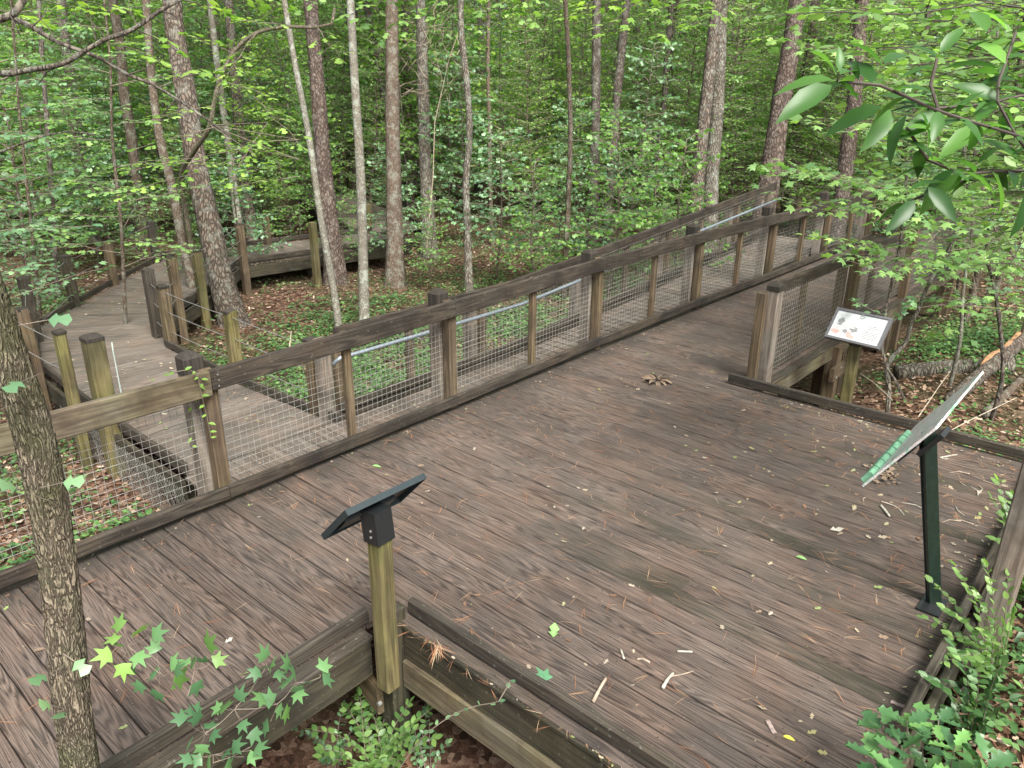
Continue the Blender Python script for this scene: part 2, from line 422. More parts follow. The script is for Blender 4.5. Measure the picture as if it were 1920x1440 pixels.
M['leaf_near'] = leafmat('near_star_leaf', (.055, .135, .055), (.085, .19, .075), (.13, .27, .09), trans=.3)
M['leaf_ground'] = leafmat('ground_cover_leaf', (.04, .10, .03), (.075, .17, .05), (.13, .25, .07), trans=.3)
M['litter'] = randcol('dead_leaf_litter', [(0, (.06, .032, .020)), (.3, (.14, .075, .045)), (.6, (.23, .14, .09)), (.85, (.34, .24, .17)), (1, (.42, .33, .26))])
M['needle'] = randcol('pine_needle', [(0, (.12, .06, .035)), (.4, (.24, .11, .055)), (.75, (.33, .19, .11)), (1, (.38, .31, .21))])
M['fallen'] = randcol('fallen_leaf', [(0, (.24, .21, .10)), (.2, (.17, .22, .08)), (.35, (.30, .25, .17)), (.7, (.29, .25, .20)), (.85, (.17, .10, .06)), (1, (.10, .065, .05))])
M['green_leaf'] = plain('fresh_fallen_leaf', (.17, .30, .10), .5, var=.25, vs=30)
M['blue_leaf'] = plain('fresh_fallen_star_leaf', (.07, .18, .09), .5, var=.25, vs=30)
M['yellow_leaf'] = plain('yellow_fallen_leaf', (.55, .50, .06), .5, var=.2, vs=30)
M['tan_leaf'] = plain('curled_tan_leaf', (.17, .12, .08), .7, var=.4, vs=25)
M['barkchip'] = plain('bark_chip', (.22, .17, .15), .9, var=.35, vs=30, bump=.6)
M['stick'] = plain('weathered_stick', (.30, .24, .18), .85, var=.4, vs=25, bump=.7)
M['stick_white'] = plain('lichen_stick', (.36, .34, .28), .85, var=.3, vs=25, bump=.7)

# ground
def groundmat():
    m_, t, b = newmat('forest_floor')
    obj = t.nodes.new('ShaderNodeTexCoord').outputs['Object']
    vo = N(t, 'ShaderNodeTexVoronoi', Scale=22, Randomness=1.0); t.links.new(obj, vo.inputs['Vector'])
    sep = t.nodes.new('ShaderNodeSeparateColor'); t.links.new(vo.outputs['Color'], sep.inputs[0])
    c = ramp(t, sep.outputs[0], [(0, (.035, .02, .014)), (.4, (.11, .06, .04)), (.75, (.19, .115, .08)), (1, (.30, .21, .155))])
    n1 = noise(t, obj, 60, 4, .7)
    c = mix(t, 1, c, ramp(t, n1, [(.3, (.5, .5, .5)), (.7, (1.3, 1.3, 1.3))]), 'MULTIPLY')
    n2 = noise(t, obj, .5, 4, .6)
    c = mix(t, ramp(t, n2, [(.45, (0, 0, 0)), (.62, (.55, .55, .55))]), c, (.045, .065, .025))
    t.links.new(c, b.inputs['Base Color']); b.inputs['Roughness'].default_value = .95
    b.inputs['Specular IOR Level'].default_value = .1
    bp = N(t, 'ShaderNodeBump', Strength=1, Distance=.03); t.links.new(math_(t, 'ADD', n1, sep.outputs[0]), bp.inputs['Height']); t.links.new(bp.outputs[0], b.inputs['Normal'])
    return m_
M['ground'] = groundmat()

# ------------------------------------------------------------------ terrain
def ss(a, b, x):
    t = min(1, max(0, (x - a) / (b - a))); return t * t * (3 - 2 * t)
def gz(x, y):
    g = -0.98
    g += .10 * mnoise.noise(Vector((x * .35, y * .35, 0))) + .035 * mnoise.noise(Vector((x * 1.7, y * 1.7, 3)))
    k = ss(2.0, 6.0, x) * ss(-1.2, -3.2, y); g += .50 * k                # bank beside the approach
    k2 = ss(.3, 1.6, x) * ss(-3.9, -4.6, y); g += .72 * k2 * (1 - k * .72)   # bank beside the platform
    r_ = math.hypot(x + 2, y + 4.6); g += 17 * ss(44, 76, r_)            # hillside behind the woods
    return g
def build_ground():
    xs = np.concatenate([np.linspace(-60, -8, 12, endpoint=False), np.linspace(-8, 16, 110, endpoint=False), np.linspace(16, 100, 40)])
    ys = np.concatenate([np.linspace(-60, -9, 12, endpoint=False), np.linspace(-9, 14, 105, endpoint=False), np.linspace(14, 100, 40)])
    V = [(x, y, gz(x, y)) for y in ys for x in xs]; nx = len(xs)
    F = [(j * nx + i, j * nx + i + 1, (j + 1) * nx + i + 1, (j + 1) * nx + i) for j in range(len(ys) - 1) for i in range(nx - 1)]
    me = bpy.data.meshes.new('forest_ground'); me.from_pydata(V, [], F); me.materials.append(M['ground'])
    me.polygons.foreach_set('use_smooth', [True] * len(F))
    tag(link('forest_ground', me), 'leaf covered brown forest floor around and below the decks', 'ground', kind='structure')
build_ground()

# ------------------------------------------------------------------ observation deck (walkway + platform)
BW, GAP, TH = .138, .0065, .036
WN = 1.745          # walkway near edge at y=-WN
XL, XR, YP = .14, 4.64, -4.2
def deck_boards():
    mb = MB(); x = -7.0; k = 0
    while x < 14.2:
        xc = x + BW / 2
        y1 = .02; y0 = -WN - .02
        if XL < xc < XR: y0 = YP - .02
        dz = rnd.uniform(-.0025, .0025)
        mossy = False
        jx = rnd.uniform(-.0015, .0015)
        parts = [(y0, y1)]
        if mossy: parts = [(y0, -2.35 - (xc > 1.5) * .6), (-2.352 - (xc > 1.5) * .6, y1)]
        elif XL < xc < XR:
            c = -1.25 if k % 3 == 0 else (-2.9 if k % 3 == 1 else -2.1)
            parts = [(y0, c - .003), (c, y1)]
        for q, (a, b) in enumerate(parts):
            mb.beam((xc + jx, a + rnd.uniform(-.008, 0), -TH / 2 + dz), (xc + jx, b, -TH / 2 + dz), BW, TH, ch=.005, seg=10 if b - a > 2.5 else 6, wob=.0008,
                    mi=1 if (mossy and q == 0) else 0)
        x += BW + GAP; k += 1
    return mb
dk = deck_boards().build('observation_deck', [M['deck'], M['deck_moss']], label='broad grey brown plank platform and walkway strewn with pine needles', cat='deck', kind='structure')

sc_ = MB(); x = -7.0
while x < 14.2:
    xc = x + BW / 2; y = -.12
    while y > (YP if XL < xc < XR else -WN):
        if xc > -3.5 and xc < 8.5:
            for o_ in (-.038, .036):
                cx, cy = xc + o_ + rnd.uniform(-.006, .006), y + rnd.uniform(-.008, .008)
                sc_.add([(cx + .0042 * math.cos(a), cy + .0042 * math.sin(a), .0032) for a in [k * 1.047 for k in range(6)]], [tuple(range(6))])
        y -= .4075
    x += BW + GAP
M['screwhead'] = plain('rusty_screw_head', (.022, .018, .015), .7, .3, var=.4)
tag(sc_.build('screw_heads', M['screwhead'], dk), kind='stuff')
def kerb_part(name, p0, p1, w, h, mat, parent=dk, **k):
    mb = MB(); mb.beam(p0, p1, w, h, ch=.008, wob=.0025, seg=max(2, int(np.linalg.norm(np.array(p1) - np.array(p0)) / .25))); return mb.build(name, mat, parent, **k)
# kerbs: walkway near side, platform three sides
kz = .062
kerb_part('kerb', (-7, -WN - .02, kz), (-.06, -WN - .02, kz), .045, .088, M['kerb'])
kerb_part('kerb', (XL + .02, -WN - .14, kz), (XL + .02, YP - .04, kz), .045, .088, M['kerb'])
kerb_part('kerb', (XL + .9, YP - .015, kz), (XR - 2.3, YP - .015, kz), .045, .088, M['kerb'])
kerb_part('kerb', (XR - 2.295, YP - .015, kz), (XR + .05, YP - .015, kz), .045, .088, M['kerb'])
kerb_part('kerb', (XR + .03, -1.55, kz + .012), (XR + .03, YP + .05, kz + .012), .045, .088, M['kerb'])
kerb_part('kerb', (-7, .045, .0), (14, .045, .0), .05, .03, M['beam'])   # flat trim by the fence foot
# rim beams
kerb_part('rim_beam', (-7, -WN - .075, -.17), (-.10, -WN - .075, -.17), .045, .24, M['beam'])
kerb_part('rim_beam', (-7, -WN - .06, -.022), (-.10, -WN - .06, -.022), .12, .03, M['kerb'])
kerb_part('rim_beam', (XL - .035, -WN - .16, -.15), (XL - .035, YP - .06, -.15), .045, .20, M['beam'])
kerb_part('rim_beam', (XL - .055, -WN - .16, -.352), (XL - .055, YP - .06, -.352), .045, .19, M['rail_pale'], label='paler plank with a cream patch')
kerb_part('rim_beam', (XL - .02, -WN - .16, -.028), (XL - .02, YP - .06, -.028), .10, .03, M['beam'])
kerb_part('rim_beam', (XL, YP - .06, -.15), (XR, YP - .06, -.15), .045, .22, M['beam'])
kerb_part('rim_beam', (XR + .07, -1.9, -.16), (XR + .07, YP, -.16), .045, .22, M['beam'])
kerb_part('rim_beam', (XR + .12, -WN - .09, -.12), (14, -WN - .09, -.12), .045, .18, M['rail_pale'])
kerb_part('rim_beam', (XR + .12, -WN - .085, -.015), (14, -WN - .085, -.015), .09, .028, M['kerb'])
kerb_part('rim_beam', (-7, .05, -.16), (14, .05, -.16), .045, .24, M['beam'])
for (x0, x1, y) in ((-7, 14, -.9), (.2, 4.6, -2.6), (.2, 4.6, -3.4)):
    kerb_part('joist', (x0, y, -.15), (x1, y, -.15), .045, .2, M['beam'])
# corner post with bolted cross block
mb = MB(); mb.post(.055, -WN - .085, -1.15, .075, .125, cap=.025); mb.build('corner_post', M['beam'], dk, label='stout post at the inner corner, top just above the kerb')
mb = MB(); mb.beam((-.08, -WN - .12, -.47), (-.01, -WN + .25, -.47), .04, .19); mb.build('cross_block', M['post'], dk)
mb = MB(); mb.tube([(-.12, -WN - .15, -.45), (-.10, -WN - .15, -.45)], .014, 8); mb.build('bolt', M['bolt'], dk)
for (x, y) in ((-2.6, -1.6), (-5, -1.6), (.3, -3.9), (2.4, -3.9), (4.4, -3.9), (7.0, -1.66), (9.4, -1.7), (12.3, -1.7), (-4.3, -.1), (2.4, -1.6)):
    mb = MB(); mb.post(x, y, -1.2, -.06 if x < 5 else -.05, .13); mb.build('support_post', M['beam'] if x < 5 else M['post'], dk)
# bolted block below the approach, seen beside the small sign
mb = MB(); mb.beam((6.52, -WN - .20, -.33), (6.92, -WN - .20, -.33), .05, .16, up=(0, 0, 1)); mb.build('cross_block', M['post'], dk)
mb = MB()
for q in (6.62, 6.74): mb.tube([(q, -WN - .235, -.33 + (q - 6.68) * .8), (q, -WN - .222, -.33 + (q - 6.68) * .8)], .016, 8)
mb.build('bolt', M['bolt'], dk)
mb = MB(); mb.post(6.78, -WN - .12, -1.0, -.05, .13); mb.build('support_post', M['post'], dk)

# ------------------------------------------------------------------ fences
def interp(tab, x):
    xs, zs = zip(*tab); return float(np.interp(x, xs, zs))
def wire_mesh(y, x0, x1, zb, zt, step=.052, r_=.0014, zf=None, mat='wire', name='wire_mesh', parent=None, lean=None):
    mb = MB(); x = x0 + rnd.uniform(0, step)
    while x < x1:
        dx = rnd.uniform(-.003, .003)
        b0, t0 = zb(x), zt(x)
        mb.tube([(x, y, b0), (x + dx, y + rnd.uniform(-.002, .002), (b0 + t0) / 2), (x + dx, y, t0)], r_, 4, closed=False); x += step
    nrow = int((zt(x0) - zb(x0)) / step)
    for i in range(nrow + 1):
        pts = []; x = x0
        while x < x1 + .01:
            z = zb(x) + .012 + i * step
            pts.append((x, y + .002 + rnd.uniform(-.0015, .0015), z + rnd.uniform(-.002, .002))); x += .28
        mb.tube(pts, r_, 4, closed=False)
    return mb.build(name, M[mat], parent)

BAY = 1.1247; X0 = .109
top_tab = [(-6, 1.03), (-1.1, 1.035), (.08, 1.01), (1.25, 1.02), (2.25, 1.035), (3.1, 1.045), (4.4, 1.06), (6., 1.075), (6.65, 1.055), (8.9, 1.02), (11.2, .98), (14, .96)]
low_tab = [(-6, .125), (-1.3, .125), (-.4, .10), (.9, .085), (3.1, .11), (5.8, .135), (9, .09), (14, .08)]
fe = empty('mesh_fence', (X0, 0, 0), label='long dark timber and wire mesh fence between the platform and the ramp', cat='fence', group='timber and mesh fences')
def rail_seg(xa, xb, hgt, mat, lab=None):
    mb = MB(); za, zb_ = interp(top_tab, xa), interp(top_tab, xb)
    mb.beam((xa, -.024, za - hgt / 2), (xb, -.024, zb_ - hgt / 2), .045, hgt, ch=.007, seg=8, wob=.0012)
    mb.build('top_rail', mat, fe, label=lab)
rail_seg(-6.6, -2.14, .16, M['rail']); rail_seg(-2.135, X0 - .02, .175, M['rail_pale'], 'pale unstained rail board with dark streaks')
xs_ = [X0 - .015] + [X0 + 2 * BAY * k for k in range(1, 7)]
for a, b in zip(xs_[:-1], xs_[1:]): rail_seg(a, b - .004, .142, M['rail'])
for k, (a, b) in enumerate([(-6.6, -2.14), (-2.135, X0), (X0 + .004, 2.36), (2.364, 4.6), (4.604, 6.86), (6.864, 9.1), (9.104, 13.6)]):
    mb = MB(); mb.beam((a, -.022, interp(low_tab, a)), (b, -.022, interp(low_tab, b)), .045, .094, ch=.007, seg=8, wob=.0012); mb.build('bottom_rail', M['rail'], fe)
for n in range(-6, 13):
    x = X0 + n * BAY
    if n == -1: continue
    zt = interp(top_tab, x) - .02
    if n % 2 == 0:
        mb = MB(); mb.post(x, .046, .02, zt, .092); mb.build('post', M['post'], fe)
        mb = MB(); ox = -.045 if n <= 0 else -.012; mb.post(x + ox, .165, -1.1, 1.06 + .015 * (n > 2), .130, cap=.02); mb.build('outer_post', M['grey_post'], fe)
        mb = MB(); z1 = 1.07 + .015 * (n > 2); mb.beam((x + ox, .165, z1 - .12), (x + ox, .165, z1 + .002), .139, .139, up=(1, 0, 0), ch=.012, cap1=.045); mb.build('cap', M['cap'], fe)
    else:
        mb = MB(); mb.post(x, .032, .10, zt, .062); mb.build('stud', M['post'], fe)
zlo = lambda x: interp(low_tab, x) + .03
zhi = lambda x: interp(top_tab, x) - .12
wire_mesh(.098, -4.5, 13.4, zlo, zhi, parent=fe)
mb = MB()
for (dx, dz) in ((.03, -.035), (.035, -.075), (.03, -.115)):
    mb = MB(); mb.tube([(X0 + dx, -.053, 1.01 + dz), (X0 + dx, -.045, 1.01 + dz)], .005, 6); mb.build('screw', M['bolt'], fe)


# approach fence on the near side (starts at the kerb)
nf = empty('mesh_fence', (4.9, -1.7, 0), label='shorter wire mesh fence starting at the split capped grey post beside the white sign', cat='fence', group='timber and mesh fences')
nt_tab = [(4.8, .98), (5.8, .975), (7.4, .945), (9.4, .94), (14, .90)]
mb = MB()
for a, b in ((4.98, 7.15), (7.16, 9.4), (9.41, 12.3), (12.31, 14)):
    mb = MB(); mb.beam((a, -1.72, interp(nt_tab, a) - .06), (b, -1.72, interp(nt_tab, b) - .06), .045, .13, seg=6, wob=.001); mb.build('top_rail', M['rail'], nf)
    mb = MB(); mb.beam((a, -1.725, .10), (b, -1.725, .085), .045, .09, seg=6, wob=.001); mb.build('bottom_rail', M['kerb'], nf)
for x, lab in ((4.86, 1), (7.15, 0), (9.40, 0), (12.30, 0)):
    mb = MB(); mb.post(x - .02, -1.715 if lab else -1.68, .02, .93, .09); mb.build('post', M['post'], nf)
    mb = MB(); mb.post(x + .055, -1.80, -.9 if not lab else -.05, 1.0, .12 if lab else .11, cap=.04); mb.build('outer_post', M['grey_post'] if lab else M['post'], nf)
    if lab:
        mb = MB(); mb.beam((x + .055, -1.80, .955), (x + .055, -1.80, 1.005), .128, .128, up=(1, 0, 0), cap1=.05); mb.build('cap', M['cap'], nf)
for x in (5.95, 8.25, 10.5): 
    mb = MB(); mb.post(x, -1.69, .1, .92, .06); mb.build('stud', M['post'], nf)
wire_mesh(-1.752, 4.98, 13.8, lambda x: .05, lambda x: interp(nt_tab, x) - .1, mat='wire_dark', parent=nf, r_=.0024)

# ------------------------------------------------------------------ ramp behind the main fence
LZ = -.46
def rz(x): return LZ + max(0, x - 4.7) * .073
rp = MB(); x = .45
while x < 12.2:
    z = rz(x + .07); z2 = rz(x + .145)
    rp.beam((x + .07, .26, z - .018), (x + .07, 1.44, z - .018), BW, .036, ch=.005, seg=4, wob=.0008); x += BW + GAP
ramp_o = rp.build('ramp_path', M['lower_deck'], label='plank ramp climbing behind the mesh fence to the far landing', cat='ramp', kind='structure')
for (a, b) in ((2.05, 4.7), (4.7, 12.2)):
    kerb_part('kerb', (a, 1.43, rz(a) + .055), (b, 1.43, rz(b) + .055), .045, .09, M['kerb'], ramp_o)
    kerb_part('kerb', (a, .29, rz(a) + .055), (b, .29, rz(b) + .055), .045, .09, M['kerb'], ramp_o)
    kerb_part('rim_beam', (a, 1.49, rz(a) - .15), (b, 1.49, rz(b) - .15), .045, .22, M['beam'], ramp_o)
rf = empty('mesh_fence', (2.1, 1.5, LZ), label='far fence of the ramp, its dark rail rising above the platform fence', cat='fence', group='timber and mesh fences')
segs = [(2.1, 4.7), (4.7, 7.0), (7.0, 9.4), (9.4, 12.2)]
for a, b in segs:
    mb = MB(); mb.beam((a, 1.40, rz(a) + 1.0 - .07), (b - .005, 1.40, rz(b) + 1.0 - .07), .045, .145, seg=6, wob=.001); mb.build('top_rail', M['rail'], rf)
    mb = MB(); mb.beam((a, 1.40, rz(a) + .16), (b - .005, 1.40, rz(b) + .16), .045, .09, seg=6, wob=.001); mb.build('bottom_rail', M['kerb'], rf)
for i, x in enumerate((2.05, 3.1, 4.15, 5.2, 6.25, 7.3, 8.4, 9.5, 10.7, 12.0)):
    mb = MB()
    if i % 2 == 0:
        mb.post(x, 1.56, -1.2, rz(x) + .86, .125, cap=.03); mb.build('outer_post', M['grey_post'], rf)
        mb = MB(); mb.post(x + .1, 1.46, rz(x), rz(x) + .92, .085); mb.build('post', M['post'], rf)
    else:
        mb.post(x, 1.45, rz(x) - .1, rz(x) + .92, .075); mb.build('stud', M['post'], rf)
wire_mesh(1.365, 2.15, 12.0, lambda x: rz(x) + .2, lambda x: rz(x) + .9, mat='wire_dark', parent=rf, r_=.0018)
# handrail pipe on its own brackets
hp = MB()
pts = [(1.93, 1.27, .02), (1.95, 1.25, .24), (2.02, 1.22, .295), (2.2, 1.2, .30)] + [(x, 1.2, rz(x) + .755) for x in (3, 4, 4.7, 5.5, 6.5, 7.5, 8.5, 9.5, 10.5, 12)]
hp.tube(pts[1:], .021, 10)
hpo = hp.build('pipe_handrail', M['pipe'], smooth=True, label='long galvanised pipe handrail running up the ramp', cat='handrail')
for x in (3.1, 5.2, 7.3, 9.5):
    mb = MB(); mb.tube([(x, 1.2, rz(x) + .74), (x, 1.24, rz(x) + .68), (x, 1.41, rz(x) + .68)], .008, 6); mb.build('bracket', M['bolt'], hpo)

# ------------------------------------------------------------------ lower boardwalk
def quad_boards(mb, A0, A1, B0, B1, z, mi=0):
    """boards filling the strip whose left edge runs A0->A1 and right edge B0->B1"""
    A0, A1, B0, B1 = [np.array(q, float) for q in (A0, A1, B0, B1)]
    L = max(np.linalg.norm(A1 - A0), np.linalg.norm(B1 - B0)); n = max(1, int(round(L / (BW + GAP))))
    for i in range(n):
        t = (i + .5) / n
        a = A0 + (A1 - A0) * t; b = B0 + (B1 - B0) * t
        w = ((np.linalg.norm(A1 - A0) + np.linalg.norm(B1 - B0)) / 2) / n - GAP
        dz = rnd.uniform(-.002, .002)
        mb.beam((*a, z - .018 + dz), (*b, z - .018 + dz), w, .034, ch=.004, seg=3, wob=.0006, mi=mi)
LEFT = [(.50, 1.47), (.52, 3.2), (.62, 5.3), (1.15, 7.05), (2.9, 8.75), (4.55, 10.3), (6.9, 9.95), (9.1, 9.55)]
RIGHT = [(2.03, 1.47), (1.93, 3.3), (2.0, 5.0), (2.5, 6.2), (3.75, 7.2), (5.1, 8.65), (6.7, 8.45), (8.9, 8.05)]
lw = MB()
for i in range(len(LEFT) - 1):
    quad_boards(lw, LEFT[i], LEFT[i + 1], RIGHT[i], RIGHT[i + 1], LZ + .0 - .0006 * i)
quad_boards(lw, (8.7, 9.75), (11.2, 15.5), (10.2, 9.0), (12.8, 15.0), LZ - .006)
lwo = lw.build('lower_boardwalk', M['lower_deck'], label='lower grey plank boardwalk bending away through the trees', cat='boardwalk', kind='structure')
def edge(pts, side, gapat=None):
    for i in range(len(pts) - 1):
        a, b = np.array(pts[i], float), np.array(pts[i + 1], float); d = (b - a) / np.linalg.norm(b - a); nrm = np.array([-d[1], d[0]]) * side
        a1 = a + nrm * .01 + d * .012; b1 = b + nrm * .01 - d * .012
        kerb_part('kerb', (*a1, LZ + .065), (*b1, LZ + .065), .045, .09, M['kerb'], lwo)
        a2, b2 = a + nrm * .06, b + nrm * .06
        kerb_part('rim_beam', (*a2, LZ - .15), (*b2, LZ - .15), .045, .22, M['beam'], lwo)
edge(LEFT, 1); edge(RIGHT, -1)
edge([(8.7, 9.75), (11.2, 15.5)], 1); edge([(10.2, 9.0), (12.8, 15.0)], -1)
for (x, y) in ((.6, 1.6), (1.95, 2.6), (.6, 4.8), (1.9, 4.8), (2.5, 6.9), (1.3, 7.0), (3.7, 8.0), (5.2, 9.0), (6.8, 8.7), (8.8, 8.3), (11, 12)):
    mb = MB(); mb.post(x, y, -1.25, LZ - .05, .12); mb.build('support_post', M['beam'], lwo)
# wire skirt below the boardwalk edge
mb = MB(); y = 1.45
for k in range(-16, 62):
    for s_ in (1, -1):
        y0 = 1.45 + k * .045; z0 = -1.05; h = .5
        y1 = y0 + s_ * h * .6
        a = max(1.4, min(4.2, y0)); b = max(1.4, min(4.2, y1))
        if abs(a - b) < .02: continue
        za = z0 + (a - y0) / (y1 - y0) * h; zb2 = z0 + (b - y0) / (y1 - y0) * h
        mb.tube([(.40, a, za), (.40 + rnd.uniform(-.006, .006), (a + b) / 2, (za + zb2) / 2), (.40, b, zb2)], .0019, 3, closed=False)
mb.build('wire_skirt', M['wire'], lwo)

# cable railings
def cable_rail(label, posts, mat_list, z_t=.5, sz=.125, cables=(.86, .56, .26), skip=()):
    e = empty('cable_railing', (posts[0][0], posts[0][1], LZ), label=label, cat='railing', group='post and cable railings of the boardwalk')
    for i, p in enumerate(posts):
        x, y, zt = p[:3]; w = p[3] if len(p) > 3 else sz
        mb = MB(); mb.post(x, y, -1.2, zt, w, cap=.02, lean=(rnd.uniform(-.01, .01), rnd.uniform(-.01, .01)), rot=rnd.uniform(-.1, .1)); mb.build('post', M[mat_list[i % len(mat_list)]], e)
        mb = MB(); mb.beam((x, y, zt - .02), (x, y, zt + .003), w + .006, w + .006, up=(1, 0, 0), cap1=.022); mb.build('cap', M['cap'], e)
    for h in cables:
        mb = MB(); pts = []
        for i, p in enumerate(posts):
            q = np.array([p[0], p[1], LZ + h])
            if i:
                prev_ = pts[-1]
                for t in (.33, .66): pts.append(prev_ * (1 - t) + q * t - np.array([0, 0, .012]))
            pts.append(q)
        mb.tube(pts, .0045, 5); mb.build('cable', M['cable'], e)
    return e
cable_rail('cable railing on the inner side of the boardwalk bend, beside the big pine', [(2.06, 1.75, .36), (2.05, 3.32, .35), (2.05, 4.93, .36), (2.14, 5.5, .46), (2.9, 6.42, .38), (3.5, 6.85, .32), (5.2, 8.5, .32)], ['post', 'green_post', 'post', 'kerb'], cables=(.74, .48, .22))
cable_rail('cable railing along the outer side of the boardwalk, its posts standing in the leaf litter', [(.45, 4.9, .40), (.96, 6.45, .40), (1.98, 7.88, .32), (2.95, 8.82, .26), (4.25, 10.0, .30)], ['post', 'kerb', 'beam'], cables=(.70, .45, .2))
cable_rail('two cable railing posts near the wire skirt, one slim', [(.28, 3.3, .52, .10), (.24, 4.6, .3, .11)], ['green_post'], cables=(.86, .56))

# tall stout post with a small pale board behind it
sp = empty('signpost', (.44, 2.95, -.95), label='stout green stained post with dark top carrying a small pale sign board edge-on', cat='sign post')
mb = MB(); mb.post(.44, 2.95, -1.2, .50, .165, cap=.02); mb.build('post', M['green_post'], sp)
mb = MB(); mb.beam((.44, 2.95, .47), (.44, 2.95, .506), .172, .172, up=(1, 0, 0), cap1=.035); mb.build('cap', M['cap'], sp)
M['pale_board'] = plain('pale_sign_board', (.32, .37, .34), .5, var=.08)
mb = MB(); mb.beam((.62, 2.98, -.2), (.62, 2.98, .36), .012, .26, up=(.35, .93, 0)); mb.build('sign_board', M['pale_board'], sp)

# far boardwalk posts (with a small notice)
fr = empty('cable_railing', (6.0, 8.3, LZ), label='far boardwalk posts with a small pale notice, beyond the pale trunk', cat='railing', group='post and cable railings of the boardwalk')
for (px, pyb, pyt, zb, w, mt) in ((503, 458, 403, LZ, .12, 'post'), (592, 492, 412, LZ, .12, 'green_post'), (582, 520, 468, -1.0, .07, 'post'), (692, 432, 380, LZ, .12, 'green_post')):
    b_ = PZ(px, pyb, zb); D_ = depth(b_); t_ = PD(px - 3, pyt, D_)
    mb = MB(); mb.post(b_[0], b_[1], -1.1, t_[2], w, cap=.015); mb.build('post', M[mt], fr)
q = PZ(578, 520, -1.0); 
q = PZ(582, 520, -1.0); dq = np.array([_r[0], _r[1], 0]); zq = PD(578, 479, depth(q))[2] - q[2]; nb = MB(); nb.beam(q + [-.02, -.06, zq] - dq * .1, q + [-.02, -.06, zq] + dq * .1, .012, .12); nb.build('notice_board', M['pale_board'], fr)

# ------------------------------------------------------------------ small signs
def oriented_box(mb, c, ex, ey, ez, mi=0):
    c, ex, ey, ez = [np.array(q, float) for q in (c, ex, ey, ez)]
    vs = [c + a * ex + b * ey + d * ez for a in (-1, 1) for b in (-1, 1) for d in (-1, 1)]
    mb.add(vs, [(0, 1, 3, 2), (4, 6, 7, 5), (0, 4, 5, 1), (2, 3, 7, 6), (0, 2, 6, 4), (1, 5, 7, 3)], mi=mi)
# black framed sign on the inner corner, face tilted to the deck
s1 = empty('interpretive_sign', (-.10, -1.98, -.5), label='black framed sign seen from behind, on a yellow green post at the inner corner', cat='sign')
mb = MB(); mb.post(-.105, -1.985, -.27, .72, .095, rot=.05); mb.build('post', M['green_post'], s1)
mb = MB(); mb.beam((-.105, -1.985, .66), (-.105, -1.965, .835), .112, .112, up=(math.cos(.05), math.sin(.05), 0), ch=.002); mb.build('bracket', M['black'], s1)
hi = np.array([-.045, -1.99, .90]); dn = np.array([0, .69, -.72]); dn /= np.linalg.norm(dn); nn = np.cross([1, 0, 0], dn)
nn = nn if nn[2] > 0 else -nn
ex = np.array([.245, 0, 0]); cc = hi + dn * .155
mb = MB(); oriented_box(mb, cc + nn * .009, ex, dn * .15, nn * .003); mb.build('panel', M['black'], s1)
fr_ = MB()
oriented_box(fr_, hi + dn * .002 - nn * .002, ex, dn * .004, nn * .016)
oriented_box(fr_, hi + dn * .312 - nn * .002, ex, dn * .004, nn * .016)
for s_ in (-1, 1): oriented_box(fr_, cc + ex * s_ * 1.012 - nn * .002, [.003, 0, 0], dn * .159, nn * .0165)
fr_.build('frame', M['black_edge'], s1)
mb = MB(); oriented_box(mb, cc - nn * .012 + np.array([-.06, 0, 0]), [.16, 0, 0], dn * .05, nn * .012); mb.build('mount_plate', M['black'], s1)
mb = MB()
for z in (.70, .735): mb.tube([(-.165, -1.99, z), (-.160, -1.99, z)], .007, 8)
mb.build('bolt', M['bolt'], s1)

# grey framed white sign beside the approach fence
ctr = np.array([5.4847, -2.4403, .5854])
ud = np.array([-.0837, -.9965, 0]); vd = np.array([.6160, -.0517, .7861]); n2 = np.cross(ud, vd); UL, VL = .515, .31
s2 = empty('interpretive_sign', (5.53, -2.45, -.6), label='small white picture sign in a grey frame, outside the kerb near the approach fence', cat='sign')
def on_ray(px, py, target):   # point of a sight line nearest to a target
    d = ray(px, py); t = ((np.array(target) - CAM) @ d) / (d @ d); return CAM + d * t
M['sign_white'] = plain('white_sign_face', (.50, .52, .53), .4, var=.05)
M['sign_grey'] = plain('grey_sign_frame', (.10, .10, .105), .45, var=.1)
M['ink'] = plain('grey_print', (.22, .22, .22), .5, var=.5, vs=90)
M['ink_light'] = plain('pale_grey_print', (.48, .48, .47), .5, var=.3, vs=90)
M['ink_red'] = plain('faded_red_print', (.62, .30, .27), .5, var=.35, vs=90)
mb = MB(); oriented_box(mb, ctr - n2 * .008, ud * UL / 2 * .985, vd * VL / 2 * .975, n2 * .010)
mb.build('panel', M['sign_white'], s2)
mb = MB(); fw_ = .012
for s_ in (-1, 1):
    oriented_box(mb, ctr + vd * s_ * (VL / 2) - n2 * .008, ud * (UL / 2 + fw_), vd * fw_, n2 * .022)
    oriented_box(mb, ctr + ud * s_ * (UL / 2) - n2 * .008, ud * fw_, vd * (VL / 2 - fw_ * 1.1), n2 * .0215)
mb.build('frame', M['sign_grey'], s2)
def blob(mb, u, v, a, b, lift=.0035, n=11, jag=.25, mi=0, hollow=0.0):
    o = ctr + ud * UL * (u - .5) + vd * VL * (v - .5) + n2 * lift
    P_ = [o + ud * math.cos(t) * a * UL * (1 + rnd.uniform(-jag, jag)) + vd * math.sin(t) * b * VL * (1 + rnd.uniform(-jag, jag)) for t in [2 * math.pi * i / n for i in range(n)]]
    if hollow:
        Q_ = [o + (p - o) * hollow for p in P_]
        mb.add(P_ + Q_, [(i, (i + 1) % n, n + (i + 1) % n, n + i) for i in range(n)], mi=mi)
    else: mb.add(P_ + [o], [(i, (i + 1) % n, n) for i in range(n)], mi=mi)
pr = MB()
